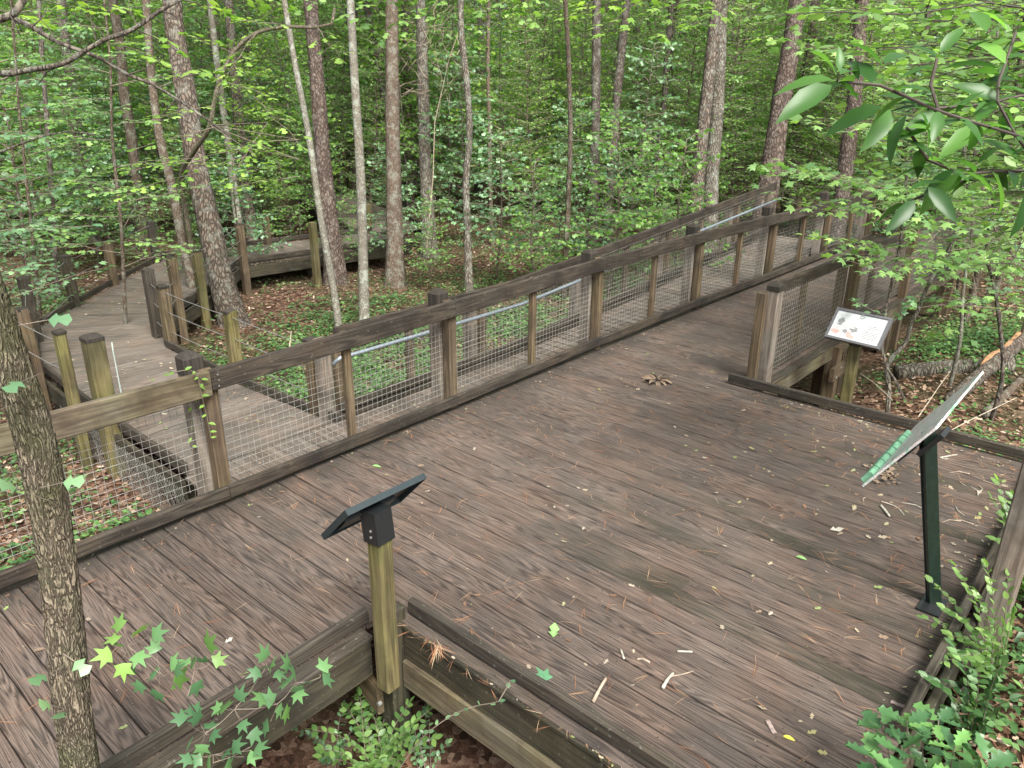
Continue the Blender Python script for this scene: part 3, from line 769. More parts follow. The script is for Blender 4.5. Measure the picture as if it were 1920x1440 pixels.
for (u, v, a, b, mi, lf) in ((.16, .62, .06, .10, 0, .0036), (.15, .50, .05, .028, 0, .0040), (.13, .38, .075, .055, 1, .0036), (.12, .24, .09, .08, 2, .0040), (.25, .20, .06, .06, 1, .0044), (.30, .30, .05, .07, 0, .0036),
                         (.44, .42, .075, .12, 0, .0036), (.50, .52, .09, .035, 1, .0040), (.38, .22, .05, .08, 2, .0044), (.44, .15, .07, .05, 2, .0048), (.36, .46, .11, .035, 1, .0050), (.24, .36, .03, .06, 1, .0052)):
    blob(pr, u, v, a, b, lf, mi=mi)
blob(pr, .50, .87, .045, .06, .0036, 16, .02, 0, .55)
pr.build('picture', [M['ink'], M['ink_light'], M['ink_red']], s2); pr = MB()
for i, (u0, u1) in enumerate([(.68, .86), (.66, .90), (.66, .84), (.0, .0), (.62, .92), (.62, .93), (.62, .90), (.62, .93), (.64, .88)]):
    if u1 == 0: continue
    v = .64 - i * .055
    o = ctr + ud * UL * ((u0 + u1) / 2 - .5) + vd * VL * (v - .5) + n2 * .0034
    oriented_box(pr, o, ud * UL * (u1 - u0) / 2, vd * .0028, n2 * .0006)
pr.build('text', M['ink'], s2)
pt = np.array([5.52, -2.44, ctr[2] - .02])
mb = MB(); mb.post(pt[0], pt[1], -.9, pt[2] - .10, .10, rot=.05); mb.build('post', M['green_post'], s2)
mb = MB(); mb.beam((pt[0], pt[1], pt[2] - .16), (pt[0], pt[1], pt[2] - .03), .11, .11, up=(1, .05, 0)); mb.build('bracket', M['black'], s2)

# dark green leaning sign at the platform corner
s3 = empty('interpretive_sign', (2.25, -4.07, 0), label='leaning sign with streaked face and raised pale green blocks on a dark metal post', cat='sign')
mb = MB(); p0 = np.array([2.25, -4.07, -.02]); p1 = on_ray(1742, 812, (2.08, -3.875, 1.07))
mb.beam(p0, p1, .040, .066, up=(-.55, .8, .2), ch=.003); mb.build('post', M['green_metal'], s3)
mb = MB(); dd = (p1 - p0) / np.linalg.norm(p1 - p0); mb.beam(p0 + np.array([.0245, .014, 0]), p1 + np.array([.0245, .014, -.03]), .008, .076, up=(-.55, .8, .2), ch=.002); mb.build('post_flange', M['black_edge'], s3)
mb = MB(); oriented_box(mb, (2.22, -4.06, .006), (.10, 0, 0), (0, .06, 0), (0, 0, .005)); mb.build('base_plate', M['black'], s3)
NL, NH, FL, FH = [np.array(q) for q in ((1.85, -3.66, .79), (1.85, -3.94, 1.22), (2.83, -3.66, .82), (2.83, -3.94, 1.24))]
a_ = (FL - NL) / 2; b_ = (NH - NL) / 2; n3 = np.cross(a_, b_); n3 /= np.linalg.norm(n3); n3 = n3 if n3[2] > 0 else -n3
c3 = (NL + FH) / 2
def streakmat():
    m_, t, b = newmat('streaked_printed_face')
    obj = t.nodes.new('ShaderNodeTexCoord').outputs['Object']
    n = noise(t, obj, 1, 5, .65, .3, mscale=(3.5, 22, 30))
    t.links.new(ramp(t, n, [(.32, (.14, .27, .19)), (.42, (.45, .54, .49)), (.48, (.50, .38, .38)), (.54, (.66, .70, .67)), (.6, (.22, .27, .26)), (.7, (.50, .56, .53))]), b.inputs['Base Color'])
    b.inputs['Roughness'].default_value = .45; return m_
M['streak'] = streakmat()
M['pale_green'] = plain('raised_pale_green_blocks', (.15, .33, .21), .6, var=.35, vs=30)
mb = MB(); oriented_box(mb, c3, a_, b_, n3 * .006); mb.build('panel', M['streak'], s3)
mb = MB(); ad = a_ / np.linalg.norm(a_); bd = b_ / np.linalg.norm(b_)
for k in range(7):
    q = NL + ad * (.055 + k * .097) + bd * .045 + n3 * .016
    mb.beam(q - ad * .040, q + ad * .040, .075, .034, up=n3, ch=.008)
    if k < 6: mb.beam(q + ad * .0405, q + ad * .0565, .06, .022, up=n3, ch=.004)
mb.build('raised_blocks', M['pale_green'], s3)
mb = MB(); oriented_box(mb, p1 - n3 * .035 - np.array([0, 0, .02]), ad * .07, bd * .085, n3 * .012)
mb.build('bracket', M['black'], s3)
mb = MB(); oriented_box(mb, c3 - n3 * .016, a_ * .8, b_ * .25, n3 * .009); mb.build('back_channel', M['black'], s3)

# tall grey corner post outside the platform's outer edge
mb = MB(); mb.post(2.34, -4.355, -1.2, 1.75, .135, cap=.03); mb.build('timber_post', M['grey_post'], label='thick tall grey timber post outside the platform kerb, by the leaning sign', cat='post')

# ------------------------------------------------------------------ trees
def trunkline(pts, D):  return [PD(x, y, D) for x, y in pts]
def grow(pts, z_top=9.0):
    """continue a trunk upward, slowly straightening"""
    p = [np.array(q) for q in pts]; d = p[-1] - p[-2]; d /= np.linalg.norm(d)
    while p[-1][2] < z_top:
        d = d * .85 + np.array([rnd.uniform(-.04, .04), rnd.uniform(-.04, .04), .22]); d /= np.linalg.norm(d)
        p.append(p[-1] + d * .9)
    return p
def smooth_line(pts, step=.25):
    P_ = [Vector(p) for p in pts]; out = []
    for i in range(len(P_) - 1):
        p0, p1, p2, p3 = P_[max(0, i - 1)], P_[i], P_[i + 1], P_[min(len(P_) - 1, i + 2)]
        n = max(1, int((p2 - p1).length / step))
        for k in range(n):
            t = k / n
            out.append(np.array(.5 * ((2 * p1) + (p2 - p0) * t + (2 * p0 - 5 * p1 + 4 * p2 - p3) * t * t + (3 * p1 - p0 - 3 * p2 + p3) * t ** 3)))
    out.append(np.array(P_[-1])); return out
def trunk_mesh(pts, r0, r1, n=16, rough=.06, flare=.5, step=.22):
    """tapered trunk with a rough outline and root flare; pts world"""
    L = smooth_line(pts, step); m_ = len(L); mb = MB()
    seed = rnd.uniform(0, 100); V = []; prev = None
    for i, p in enumerate(L):
        t = L[min(i + 1, m_ - 1)] - L[max(i - 1, 0)]; t /= np.linalg.norm(t) + 1e-9
        a = np.cross(t, [1, 0, 0]) if prev is None else prev - t * (prev @ t); a /= np.linalg.norm(a); prev = a; b = np.cross(t, a)
        f = i / max(1, m_ - 1); r_ = r0 + (r1 - r0) * f ** .8
        h = np.linalg.norm(p - L[0]); r_ *= 1 + flare * math.exp(-h / (r0 * 2.4))
        for k in range(n):
            an = 2 * math.pi * k / n; c, s_ = math.cos(an), math.sin(an)
            q = 1 + rough * 2 * mnoise.noise(Vector((c * 2.2 + seed, s_ * 2.2, p[2] * 1.6))) + rough * mnoise.noise(Vector((c * 6 + seed, s_ * 6, p[2] * 5)))
            if flare and h < r0 * 4: q += .18 * flare * math.sin(an * 4 + seed) * math.exp(-h / (r0 * 1.6))
            V.append(p + (a * c + b * s_) * r_ * q)
    F = [(i * n + k, i * n + (k + 1) % n, (i + 1) * n + (k + 1) % n, (i + 1) * n + k) for i in range(m_ - 1) for k in range(n)]
    mb.add(V, F + [tuple((m_ - 1) * n + k for k in range(n))]); return mb, L

def twig_spray(mb, lc, start, end, size, nside=6, r_=.006, flat=.25, sag=.06, side_len=.35, dens=1.0, up=(0, 0, 1), per=5):
    """a leafy branch: main twig, alternate side twigs, leaves held nearly flat"""
    a = np.array(start, float); b = np.array(end, float); L = np.linalg.norm(b - a); d = (b - a) / L
    up = np.array(up, float); sd_ = np.cross(d, up); sd_ /= np.linalg.norm(sd_)
    main = []
    for i in range(5):
        t = i / 4; main.append(a + d * L * t + up * (-sag * L * t * t) + sd_ * rnd.uniform(-.03, .03) * L + up * rnd.uniform(-.02, .02) * L)
    mb.tube(main, [r_ * (1 - .7 * i / 4) for i in range(5)], 4, closed=False)
    def at_(t): t *= 4; i = min(3, int(t)); return main[i] * (1 - (t - i)) + main[i + 1] * (t - i)
    for k in range(nside):
        t = .2 + .8 * (k + rnd.random() * .6) / nside; p = at_(min(1, t)); s_ = 1 if k % 2 else -1
        l = side_len * L * (1.15 - t * .75) * rnd.uniform(.7, 1.2)
        dr = d * rnd.uniform(.45, .9) + sd_ * s_ * rnd.uniform(.6, 1) + up * rnd.uniform(-.2, .22); dr /= np.linalg.norm(dr)
        q = p + dr * l
        mb.tube([p, (p + q) / 2 + up * rnd.uniform(0, .03) * l, q], [r_ * .45, r_ * .35, r_ * .2], 3, closed=False)
        m_ = max(2, int(l / (size * .62) * dens))
        for j in range(m_):
            u = (j + .6) / m_; pp = p + (q - p) * u
            ss_ = 1 if j % 2 else -1; cr = np.cross(dr, up)
            ld = dr * rnd.uniform(.3, 1.) + cr * ss_ * rnd.uniform(.3, 1.) + up * rnd.uniform(-.35 - .6 * max(0, flat - .3), .15 + .5 * max(0, flat - .3))
            if j == m_ - 1: ld = dr
            nn_ = up + np.array([rnd.gauss(0, flat), rnd.gauss(0, flat), 0])
            lc.leaf(pp + ld * size * .3, ld, nn_, size * rnd.uniform(.65, 1.2))
    for j in range(2): lc.leaf(at_(1), d + sd_ * (j - .5), up + np.array([rnd.gauss(0, flat), rnd.gauss(0, flat), 0]), size * rnd.uniform(.8, 1.15))

def crown_top(L, frac, size, n, spread, tpl=QUAD):
    """loose high crown around the upper part of a trunk line"""
    mb = MB(); lc = LC(); i0 = int(len(L) * frac)
    for k in range(n):
        p = L[min(len(L) - 1, i0 + int((len(L) - i0) * k / n))]; an = rnd.uniform(0, 6.28); l = spread * rnd.uniform(.4, 1)
        e = p + np.array([math.cos(an) * l, math.sin(an) * l, rnd.uniform(-.1, .5) * l])
        twig_spray(mb, lc, p, e, size, nside=7, r_=.02, side_len=.45)
    return mb, lc

HERO = [  # name, label, base px, D, [px...], r0, r1, bark, group
 ('pine_tree', 'massive leaning pine with furrowed bark and flared roots behind the cable railing', [(452, 640), (425, 560), (398, 450), (372, 330), (352, 200), (330, 70), (318, -40)], 12.6, .205, .15, 'bark_pine', 0),
 ('pine_tree', 'straight brown pine just behind the leaning pale sapling', [(632, 545), (622, 450), (608, 330), (597, 180), (585, 40), (580, -40)], 15.3, .19, .13, 'bark_pine_red', 0),
 ('sapling_tree', 'slim pale sapling leaning across the brown pine', [(640, 660), (628, 560), (600, 400), (580, 260), (553, 120), (533, 0), (528, -40)], 12.2, .062, .045, 'bark_pale', 0),
 ('sapling_tree', 'upright whitish lichen spotted trunk behind the fence rail', [(684, 660), (681, 500), (676, 330), (665, 150), (657, 0), (655, -40)], 12.2, .088, .062, 'bark_pale', 0),
 ('hardwood_tree', 'smooth brown grey trunk with a mossy foot', [(743, 545), (740, 450), (737, 300), (735, 130), (735, -40)], 15.2, .17, .135, 'bark_brown', 0),
 ('pine_tree', 'grey barked straight trunk with bare twigs around its upper part', [(806, 488), (802, 400), (797, 280), (792, 120), (787, -40)], 17.6, .16, .13, 'bark_grey', 0),
 ('sapling_tree', 'slim greenish trunk with a slight bend and a broken stub', [(881, 560), (876, 430), (874, 340), (880, 260), (876, 160), (865, 60), (864, -40)], 14.6, .078, .065, 'bark_grey', 0),
 ('pine_tree', 'dark straight trunk rising above the middle of the fence', [(1108, 500), (1112, 400), (1116, 250), (1118, 100), (1120, -40)], 17.0, .125, .11, 'bark_dark', 0),
 ('pine_tree', 'dark trunk leaning away beside the straight dark one', [(1135, 480), (1145, 330), (1157, 180), (1172, 40), (1178, -40)], 18.0, .12, .10, 'bark_dark', 0),
 ('pine_tree', 'tall ridged pine, slimmer half of a pair beyond the ramp rail', [(1302, 460), (1308, 340), (1325, 180), (1340, 40), (1345, -40)], 15.5, .15, .12, 'bark_pine', 0),
 ('pine_tree', 'tall ridged pine, stouter half of a pair beyond the ramp rail', [(1330, 460), (1334, 340), (1346, 180), (1352, 40), (1356, -40)], 16.2, .17, .13, 'bark_grey', 0),
 ('pine_tree', 'broad reddish pine leaning over the ramp', [(1425, 440), (1444, 330), (1462, 210), (1483, 90), (1503, -40)], 15.8, .235, .20, 'bark_pine_red', 0),
 ('pine_tree', 'dark red trunk behind the laurel leaves', [(1570, 430), (1585, 320), (1600, 200), (1612, 60), (1620, -40)], 15.0, .17, .15, 'bark_pine_red', 0),
 ('pine_tree', 'grey trunk with flaky bark in the leaf litter beyond the boardwalk posts', [(182, 480), (168, 380), (152, 300), (140, 200), (120, 60), (110, -40)], 19.0, .16, .12, 'bark_grey', 0),
 ('hardwood_tree', 'crooked brown trunk crossing the boardwalk bend', [(378, 630), (362, 540), (342, 450), (320, 340), (300, 260), (285, 150), (275, 20), (270, -40)], 12.9, .085, .07, 'bark_brown', 0),
 ('hardwood_tree', 'slender dark stem standing between boardwalk posts', [(112, 590), (104, 480), (98, 380), (90, 260), (80, 120), (70, -40)], 14.0, .055, .04, 'bark_dark', 0),
 ('hardwood_tree', 'thin pale trunk in front of a dark pine by the far boardwalk', [(463, 540), (447, 420), (432, 300), (415, 180), (400, 60), (390, -40)], 17.5, .10, .075, 'bark_pale', 0),
 ('pine_tree', 'dark pine beside the far boardwalk deck', [(482, 515), (470, 420), (455, 290), (440, 150), (428, 0), (424, -40)], 18.5, .15, .11, 'bark_pine', 0),
 ('pine_tree', 'leaning brown trunk behind the trees of the far boardwalk', [(770, 430), (770, 330), (765, 200), (760, 60), (755, -40)], 24.0, .13, .11, 'bark_brown', 0),
 ('hardwood_tree', 'thin reddish stem right of the greenish bent trunk', [(925, 500), (920, 380), (918, 250), (915, 100), (918, -40)], 19.0, .06, .05, 'bark_brown', 0),
]
for name, lab, px, D, r0, r1, bk, _ in HERO:
    x, y = px[0]; base = PD(x, y, D); gx = gz(base[0], base[1])
    pts = trunkline(px, D)
    pts[0] = pts[0].copy(); g0 = gz(pts[0][0], pts[0][1])
    if pts[0][2] > g0: pts.insert(0, np.array([pts[0][0], pts[0][1], g0 - .1]))
    elif pts[0][2] < g0 - .6:
        pass
    P_ = grow(pts, 11.5)
    root = empty(name, (pts[0][0], pts[0][1], g0), label=lab, cat='tree')
    mb, L = trunk_mesh(P_, r0, r1 * .55, n=20 if r0 > .12 else 12, rough=.07 if 'pale' not in bk else .03, flare=.55)
    mb.build('trunk', M[bk], root, smooth=True)
    tb, lc = crown_top(L, .72, .16, 16, 2.2)
    tb.build('branch', M['twig'], root)
    link('crown', lc.mesh('crown', QUAD, M['leaf_mid']), root)

# near trunk with deep furrows, in front of the fence at the frame edge
root = empty('hardwood_tree', (-1.58, -2.06, -.98), label='deep furrowed trunk rising in front of the pale rail, close by', cat='tree')
base_px = [(165, 1560), (150, 1440), (133, 1300), (113, 1100), (92, 950), (60, 800), (20, 690), (-14, 590), (-55, 480), (-110, 330)]
pts = []
for i, (x, y) in enumerate(base_px):
    d = ray(x, y); t = (-2.06 - CAM[1]) / d[1]; pts.append(CAM + d * t)
pts = [np.array([pts[0][0] - .02, -2.06, -1.1])] + pts
P_ = grow(pts, 7)
def furrow_trunk(pts, r0, r1, n=72, step=.02):
    L = smooth_line(pts, step); V = []; m_ = len(L); prev = None
    for i, p in enumerate(L):
        t = L[min(i + 1, m_ - 1)] - L[max(i - 1, 0)]; t /= np.linalg.norm(t) + 1e-9
        a = np.cross(t, [1, 0, 0]) if prev is None else prev - t * (prev @ t); a /= np.linalg.norm(a); prev = a; b = np.cross(t, a)
        r_ = r0 + (r1 - r0) * min(1, max(0, (p[2] + 1) / 4.2))
        for k in range(n):
            an = 2 * math.pi * k / n; c, s_ = math.cos(an), math.sin(an)
            w = mnoise.noise(Vector((c * 1.2, s_ * 1.2, p[2] * 2.5)))
            rg = 1 - abs(mnoise.noise(Vector((c * 8 + w * .9, s_ * 8, p[2] * 9)))) * 2.6
            rg2 = mnoise.noise(Vector((c * 11, s_ * 11, p[2] * 26)))
            V.append(p + (a * c + b * s_) * (r_ * (1 + .05 * w) + .0065 * rg + .003 * rg2))
    F = [(i * n + k, i * n + (k + 1) % n, (i + 1) * n + (k + 1) % n, (i + 1) * n + k) for i in range(m_ - 1) for k in range(n)]
    mb = MB(); mb.add(V, F); return mb
furrow_trunk([p for p in P_ if p[2] < 5], .064, .046).build('trunk', M['bark_furrow'], root, smooth=True)
mb, lc = MB(), LC()
for (x, y, x2, y2) in ((75, 700, 40, 715), (35, 610, 90, 600), (95, 940, 30, 915), (75, 915, 118, 905), (120, 1250, 85, 1265), (118, 1225, 140, 1240), (125, 1330, 95, 1322), (130, 1330, 118, 1335), (20, 760, -20, 775)):
    d = ray(x, y); a = CAM + d * ((-2.12 - CAM[1]) / d[1]); d2 = ray(x2, y2); b = CAM + d2 * ((-2.17 - CAM[1]) / d2[1])
    mb.tube([a, b], .0015, 3, closed=False); lc.leaf(b, (b - a) + np.array([0, 0, -.01]), np.array([-.3, -.6, .9]), .065)
mb.build('branch', M['twig'], root); link('leaves', lc.mesh('leaves', STAR_LITE, M['leaf_blue']), root)

# ------------------------------------------------------------------ sapling prototypes and the woods
def sapling(seed, H, nb, lsize, tpl, spread, start=.15, r0=.03, stems=1, flat=.85, nside=6, rise=.5, dens=1.0):
    global rnd
    keep = rnd; rnd = random.Random(seed)
    tk, lc, tw = MB(), LC(), MB()
    for s_ in range(stems):
        pts = [np.array([rnd.uniform(-.1, .1) * (stems > 1), rnd.uniform(-.1, .1) * (stems > 1), -.15])]
        d = np.array([rnd.uniform(-.18, .18), rnd.uniform(-.18, .18), 1.0])
        for i in range(9):
            d = d + np.array([rnd.uniform(-.12, .12), rnd.uniform(-.12, .12), .1]); d /= np.linalg.norm(d)
            pts.append(pts[-1] + d * H / 9)
        tk.tube(smooth_line(pts, .4), np.linspace(r0, r0 * .25, len(smooth_line(pts, .4))), 7, jit=.06)
        for k in range(nb // stems):
            f = start + (1 - start) * (k + rnd.random()) / (nb // stems); i = min(8, int(f * 9)); p = pts[i] * (1 - (f * 9 - i)) + pts[i + 1] * (f * 9 - i) if f < 1 else pts[-1]
            an = k * 2.4 + rnd.uniform(-.5, .5); l = spread * (1.15 - .75 * f) * rnd.uniform(.55, 1.1)
            e = p + np.array([math.cos(an) * l, math.sin(an) * l, rise * l * rnd.uniform(.2, 1.3)])
            twig_spray(tw, lc, p, e, lsize, nside=nside, r_=.009, flat=flat, side_len=.42, dens=dens, sag=.12)
    rnd = keep
    return tk, tw, lc
PROTO = {}
def proto(key, mats, *a, tpl=STAR_LITE, **k):
    tk, tw, lc = sapling(*a, tpl=tpl, **k)
    t = bpy.data.meshes.new('trunk'); 
    def md(mb, nm, mat):
        me = bpy.data.meshes.new(nm); me.from_pydata(mb.v, [], mb.f); me.materials.append(mat); me.polygons.foreach_set('use_smooth', [True] * len(me.polygons)); return me
    PROTO[key] = (md(tk, 'trunk', M[mats[0]]), md(tw, 'branch', M[mats[1]]), [lc.mesh('crown', tpl, M[c]) for c in mats[2:]])
    print(key, len(lc.p))
proto('maple_a', ('bark_grey', 'twig', 'leaf_mid', 'leaf_blue'), 1, 5.2, 56, .105, spread=1.5, tpl=STAR_LITE)
proto('maple_b', ('bark_grey', 'twig', 'leaf_mid', 'leaf_bright'), 2, 6.5, 64, .115, spread=1.9, start=.22, tpl=STAR_LITE)
proto('maple_c', ('bark_brown', 'twig', 'leaf_blue', 'leaf_mid'), 3, 3.2, 38, .10, spread=1.2, start=.2, tpl=STAR_LITE)
proto('fine_a', ('bark_brown', 'twig', 'leaf_fine', 'leaf_mid'), 4, 5.5, 84, .068, spread=1.5, dens=.95, nside=7, tpl=QUAD)
proto('fine_b', ('bark_dark', 'twig', 'leaf_fine', 'leaf_dark'), 5, 7.5, 92, .08, spread=1.9, start=.25, dens=.9, nside=7, tpl=QUAD)
proto('shrub', ('bark_dark', 'twig', 'leaf_dark', 'leaf_mid'), 6, 2.2, 36, .07, spread=.95, start=.08, stems=3, r0=.014, tpl=QUAD)
proto('tall', ('bark_dark', 'twig', 'leaf_dark', 'leaf_mid'), 7, 11.0, 110, .13, spread=2.8, start=.18, r0=.07, tpl=QUAD)
proto('tall_b', ('bark_grey', 'twig', 'leaf_mid', 'leaf_bright'), 8, 12.0, 110, .14, spread=3.0, start=.24, r0=.08, tpl=QUAD)
SP_LABEL = {'maple': ('sapling_tree', 'thin maple-like sapling with layered star leaves in the woods', 'star leaved saplings in the understory', 'sapling'),
            'fine': ('sapling_tree', 'slender small leaved sapling crowding the shady woods', 'small leaved saplings in the understory', 'sapling'),
            'shrub': ('shrub', 'low dark bushy shrub on the forest floor among the trunks', 'low shrubs on the forest floor', 'shrub'),
            'tall': ('woodland_tree', 'tall leafy woodland tree far back among the others', 'tall trees filling the far woods', 'tree')}
def place(key, x, y, s_=1.0, rz_=None, ci=0, label=None, z=None):
    nm, lb, gp, ct = SP_LABEL[key.split('_')[0]]
    t, b, cs = PROTO[key]
    g = gz(x, y) if z is None else z
    root = empty(nm, (x, y, g), label=label or lb, cat=ct, group=gp)
    root.rotation_euler = (rnd.uniform(-.06, .06), rnd.uniform(-.06, .06), rnd.uniform(0, 6.28) if rz_ is None else rz_); root.scale = (s_, s_, s_ * rnd.uniform(.9, 1.15))
    for n_, me in (('trunk', t), ('branch', b), ('crown', cs[ci % len(cs)])):
        o = bpy.data.objects.new(n_, me); COL.objects.link(o); o.parent = root
    return root
def blocked(x, y, m_=.6):
    if -7 < x < 14.5 and -5 < y < 2.0: return True
    for i in range(len(LEFT) - 1):
        cx, cy = (LEFT[i][0] + RIGHT[i][0]) / 2, (LEFT[i][1] + RIGHT[i][1]) / 2
        dx, dy = (LEFT[i + 1][0] + RIGHT[i + 1][0]) / 2, (LEFT[i + 1][1] + RIGHT[i + 1][1]) / 2
        L2 = (dx - cx) ** 2 + (dy - cy) ** 2; t = max(0, min(1, ((x - cx) * (dx - cx) + (y - cy) * (dy - cy)) / L2))
        if math.hypot(x - cx - t * (dx - cx), y - cy - t * (dy - cy)) < 1.2 + m_: return True
    if math.hypot(x - 11, y - 12.2) < 2.0: return True
    return False
def polar(az, r_): a = YAW + R(az); return CAM[0] + math.sin(a) * r_, CAM[1] + math.cos(a) * r_
wr = random.Random(33)
def ring(n, r0, r1, keys, az0=-42, az1=42, s0=.8, s1=1.3, m_=1.2, minpx=None):
    c = 0; tries = 0
    while c < n and tries < n * 20:
        tries += 1
        az = az0 + (az1 - az0) * (c + wr.random()) / n; r_ = math.sqrt(wr.uniform(r0 * r0, r1 * r1)); x, y = polar(az, r_)
        if blocked(x, y, m_): continue
        k = wr.choice(keys); place(k, x, y, wr.uniform(s0, s1), wr.uniform(0, 6.28), ci=0 if wr.random() < .65 else 1); c += 1
ring(30, 17.5, 22, ['maple_a', 'maple_c', 'maple_b', 'fine_a'], s0=.6, s1=1.0)
ring(64, 21, 28, ['maple_a', 'maple_b', 'fine_a', 'fine_b', 'maple_b'], s0=.85, s1=1.35)
ring(72, 27, 36, ['maple_b', 'fine_b', 'fine_b', 'tall', 'maple_a'], s0=.95, s1=1.4)
ring(62, 34, 48, ['tall', 'tall_b', 'fine_b', 'tall'], s0=1, s1=1.4)
ring(50, 17, 34, ['shrub'], s0=.6, s1=1.3)
# individually placed saplings standing nearer
def at_px(key, px, D, s_, ci=0, label=None):
    q = PD(px, 400, D); return place(key, q[0], q[1], s_, ci=ci, label=label)
at_px('maple_c', 930, 15.0, .95, 0, 'bluish star leaved sapling just beyond the middle of the ramp rail')
at_px('maple_c', 1010, 13.8, .8, 1, 'small green star leaved sapling growing close behind the ramp')
at_px('maple_c', 1150, 13.6, 1.0, 1, 'bright bushy star leaved sapling wrapped round the two dark trunks')
at_px('maple_c', 1215, 15.0, .9, 1, 'star leaved sapling between the dark trunks and the pair of pines')
at_px('maple_a', 1080, 17.5, .75, 0, 'tall bluish sapling behind the bushy star leaved sapling')
at_px('fine_a', 1000, 19.5, 1.0, 0, 'pale fine leaved thicket above the bluish saplings')
at_px('fine_a', 1235, 18.5, 1.1, 0, 'pale fine leaved sapling beside the pair of ridged pines')
at_px('fine_a', 1380, 18.0, 1.1, 0, 'fine leaved sapling between the ridged pines and the reddish pine')
at_px('fine_b', 1130, 21.5, 1.0, 0, 'taller fine leaved sapling rising behind the dark trunks')
at_px('fine_a', 1560, 17.0, 1.0, 1, 'green fine leaved sapling beyond the reddish pine')
at_px('maple_a', 1700, 15.5, 1.0, 1, 'star leaved sapling beyond the far end of the approach')
at_px('maple_a', 1830, 14.0, .95, 0, 'bluish sapling past the last posts of the approach fence')
at_px('fine_a', 1880, 11.5, .75, 1, 'small leaved sapling on the bank beyond the approach fence')
at_px('maple_c', 740, 16.0, .75, 0, 'small sapling partly hiding the mossy footed trunk')
at_px('maple_c', 800, 14.5, .55, 1, 'little green sapling in front of the grey trunk with bare twigs')
at_px('maple_c', 640, 15.6, .5, 1, 'small sapling between the brown pine and the whitish trunk')
at_px('maple_c', 540, 17.5, .7, 1, 'small sapling just beyond the far boardwalk')
at_px('maple_c', 455, 14.8, .8, 0, 'leafy young sapling beside the massive leaning pine')
at_px('maple_a', 240, 19.5, .8, 1, 'sapling behind the boardwalk posts near the crooked brown trunk')
at_px('maple_a', 60, 15.5, .85, 0, 'sapling past the boardwalk by the frame edge, bluish leaves')
at_px('maple_a', 140, 17.5, .9, 1, 'green layered sapling beside the flaky grey trunk')
at_px('maple_c', 20, 13.0, 1.2, 0, 'bluish bushy sapling at the outer boardwalk side')
at_px('maple_b', 330, 20.0, .8, 1, 'yellow green sapling behind the massive leaning pine')
at_px('fine_b', 640, 22.0, .8, 1, 'dim small leaved sapling beyond the far boardwalk')
at_px('maple_a', 870, 18.5, .9, 1, 'green star leaved sapling behind the slim bent trunk')
at_px('maple_b', 960, 21, .9, 1, 'yellow green sapling rising over the fine leaved thicket')
at_px('maple_a', 1180, 16.0, .8, 1, 'full green sapling behind the bushy star leaved one')
at_px('maple_a', 1290, 17.5, .8, 0, 'bluish sapling before the pair of ridged pines')
at_px('fine_a', 1480, 19.0, 1.2, 0, 'light fine leaved sapling behind the reddish pine')
at_px('maple_b', 1640, 17.5, .9, 1, 'yellow green sapling past the dark red trunk')
at_px('fine_b', 1780, 18.0, .9, 0, 'pale tall fine leaved sapling in the woods past the approach')
at_px('fine_a', 1900, 16.0, 1.1, 0, 'pale fine leaved sapling at the frame edge past the approach')
at_px('maple_a', 1040, 15.2, .62, 1, 'spreading green sapling low behind the ramp rail')
at_px('maple_c', 1290, 13.0, .9, 1, 'bright sapling directly behind the ramp rail')
at_px('maple_a', 200, 15.8, .7, 0, 'bluish layered sapling between the outer boardwalk posts')
at_px('maple_b', 90, 21.0, .9, 1, 'tall yellow green sapling in the shade at the frame edge')
at_px('fine_a', 10, 17.0, 1.1, 0, 'pale small leaved sapling at the frame edge beyond the boardwalk')
at_px('maple_a', 400, 18.5, .8, 1, 'green sapling between the leaning pine and the thin pale trunk')
at_px('fine_a', 690, 19.5, .8, 1, 'small leaved sapling behind the whitish trunk')
at_px('maple_c', 20, 11.0, .7, 0, 'low bluish sapling by the outer cable railing')
at_px('maple_c', 340, 13.6, .45, 1, 'knee high green sapling inside the boardwalk bend')
# trunks of the mature woods
tr_rnd = random.Random(5)
TM = []
for i in range(4):
    rnd_keep = rnd; rnd = random.Random(50 + i)
    p = [np.array([0, 0, -.2])]; d = np.array([rnd.uniform(-.08, .08), rnd.uniform(-.08, .08), 1])
    for k in range(12): p.append(p[-1] + d * 1.0 + np.array([rnd.uniform(-.05, .05), rnd.uniform(-.05, .05), 0]))
    mb, L = trunk_mesh(p, .17, .10, 14, .06, .5, .4)
    me = bpy.data.meshes.new('trunk'); me.from_pydata(mb.v, [], mb.f); me.polygons.foreach_set('use_smooth', [True] * len(me.polygons)); me.materials.append(M[['bark_pine', 'bark_grey', 'bark_dark', 'bark_brown'][i]])
    tb, lc = crown_top(L, .70, .2, 14, 2.6); cm = lc.mesh('crown', QUAD, M['leaf_mid'])
    bm_ = bpy.data.meshes.new('branch'); bm_.from_pydata(tb.v, [], tb.f); bm_.materials.append(M['twig'])
    TM.append((me, bm_, cm)); rnd = rnd_keep
c = 0
while c < 64:
    az = tr_rnd.uniform(-42, 42); r_ = math.sqrt(tr_rnd.uniform(19 ** 2, 46 ** 2)); x, y = polar(az, r_)
    if blocked(x, y, .8): continue
    me, bm_, cm = TM[c % 4]
    root = empty('pine_tree', (x, y, gz(x, y)), label='straight bare trunk among many like it deep in the woods', cat='tree', group='bare trunks deep in the woods')
    s_ = tr_rnd.uniform(.45, 1.15); root.rotation_euler = (tr_rnd.uniform(-.05, .05), tr_rnd.uniform(-.05, .05), tr_rnd.uniform(0, 6.28)); root.scale = (s_, s_, max(.9, s_))
    for n_, q in (('trunk', me), ('branch', bm_), ('crown', cm)):
        o = bpy.data.objects.new(n_, q); COL.objects.link(o); o.parent = root
    c += 1
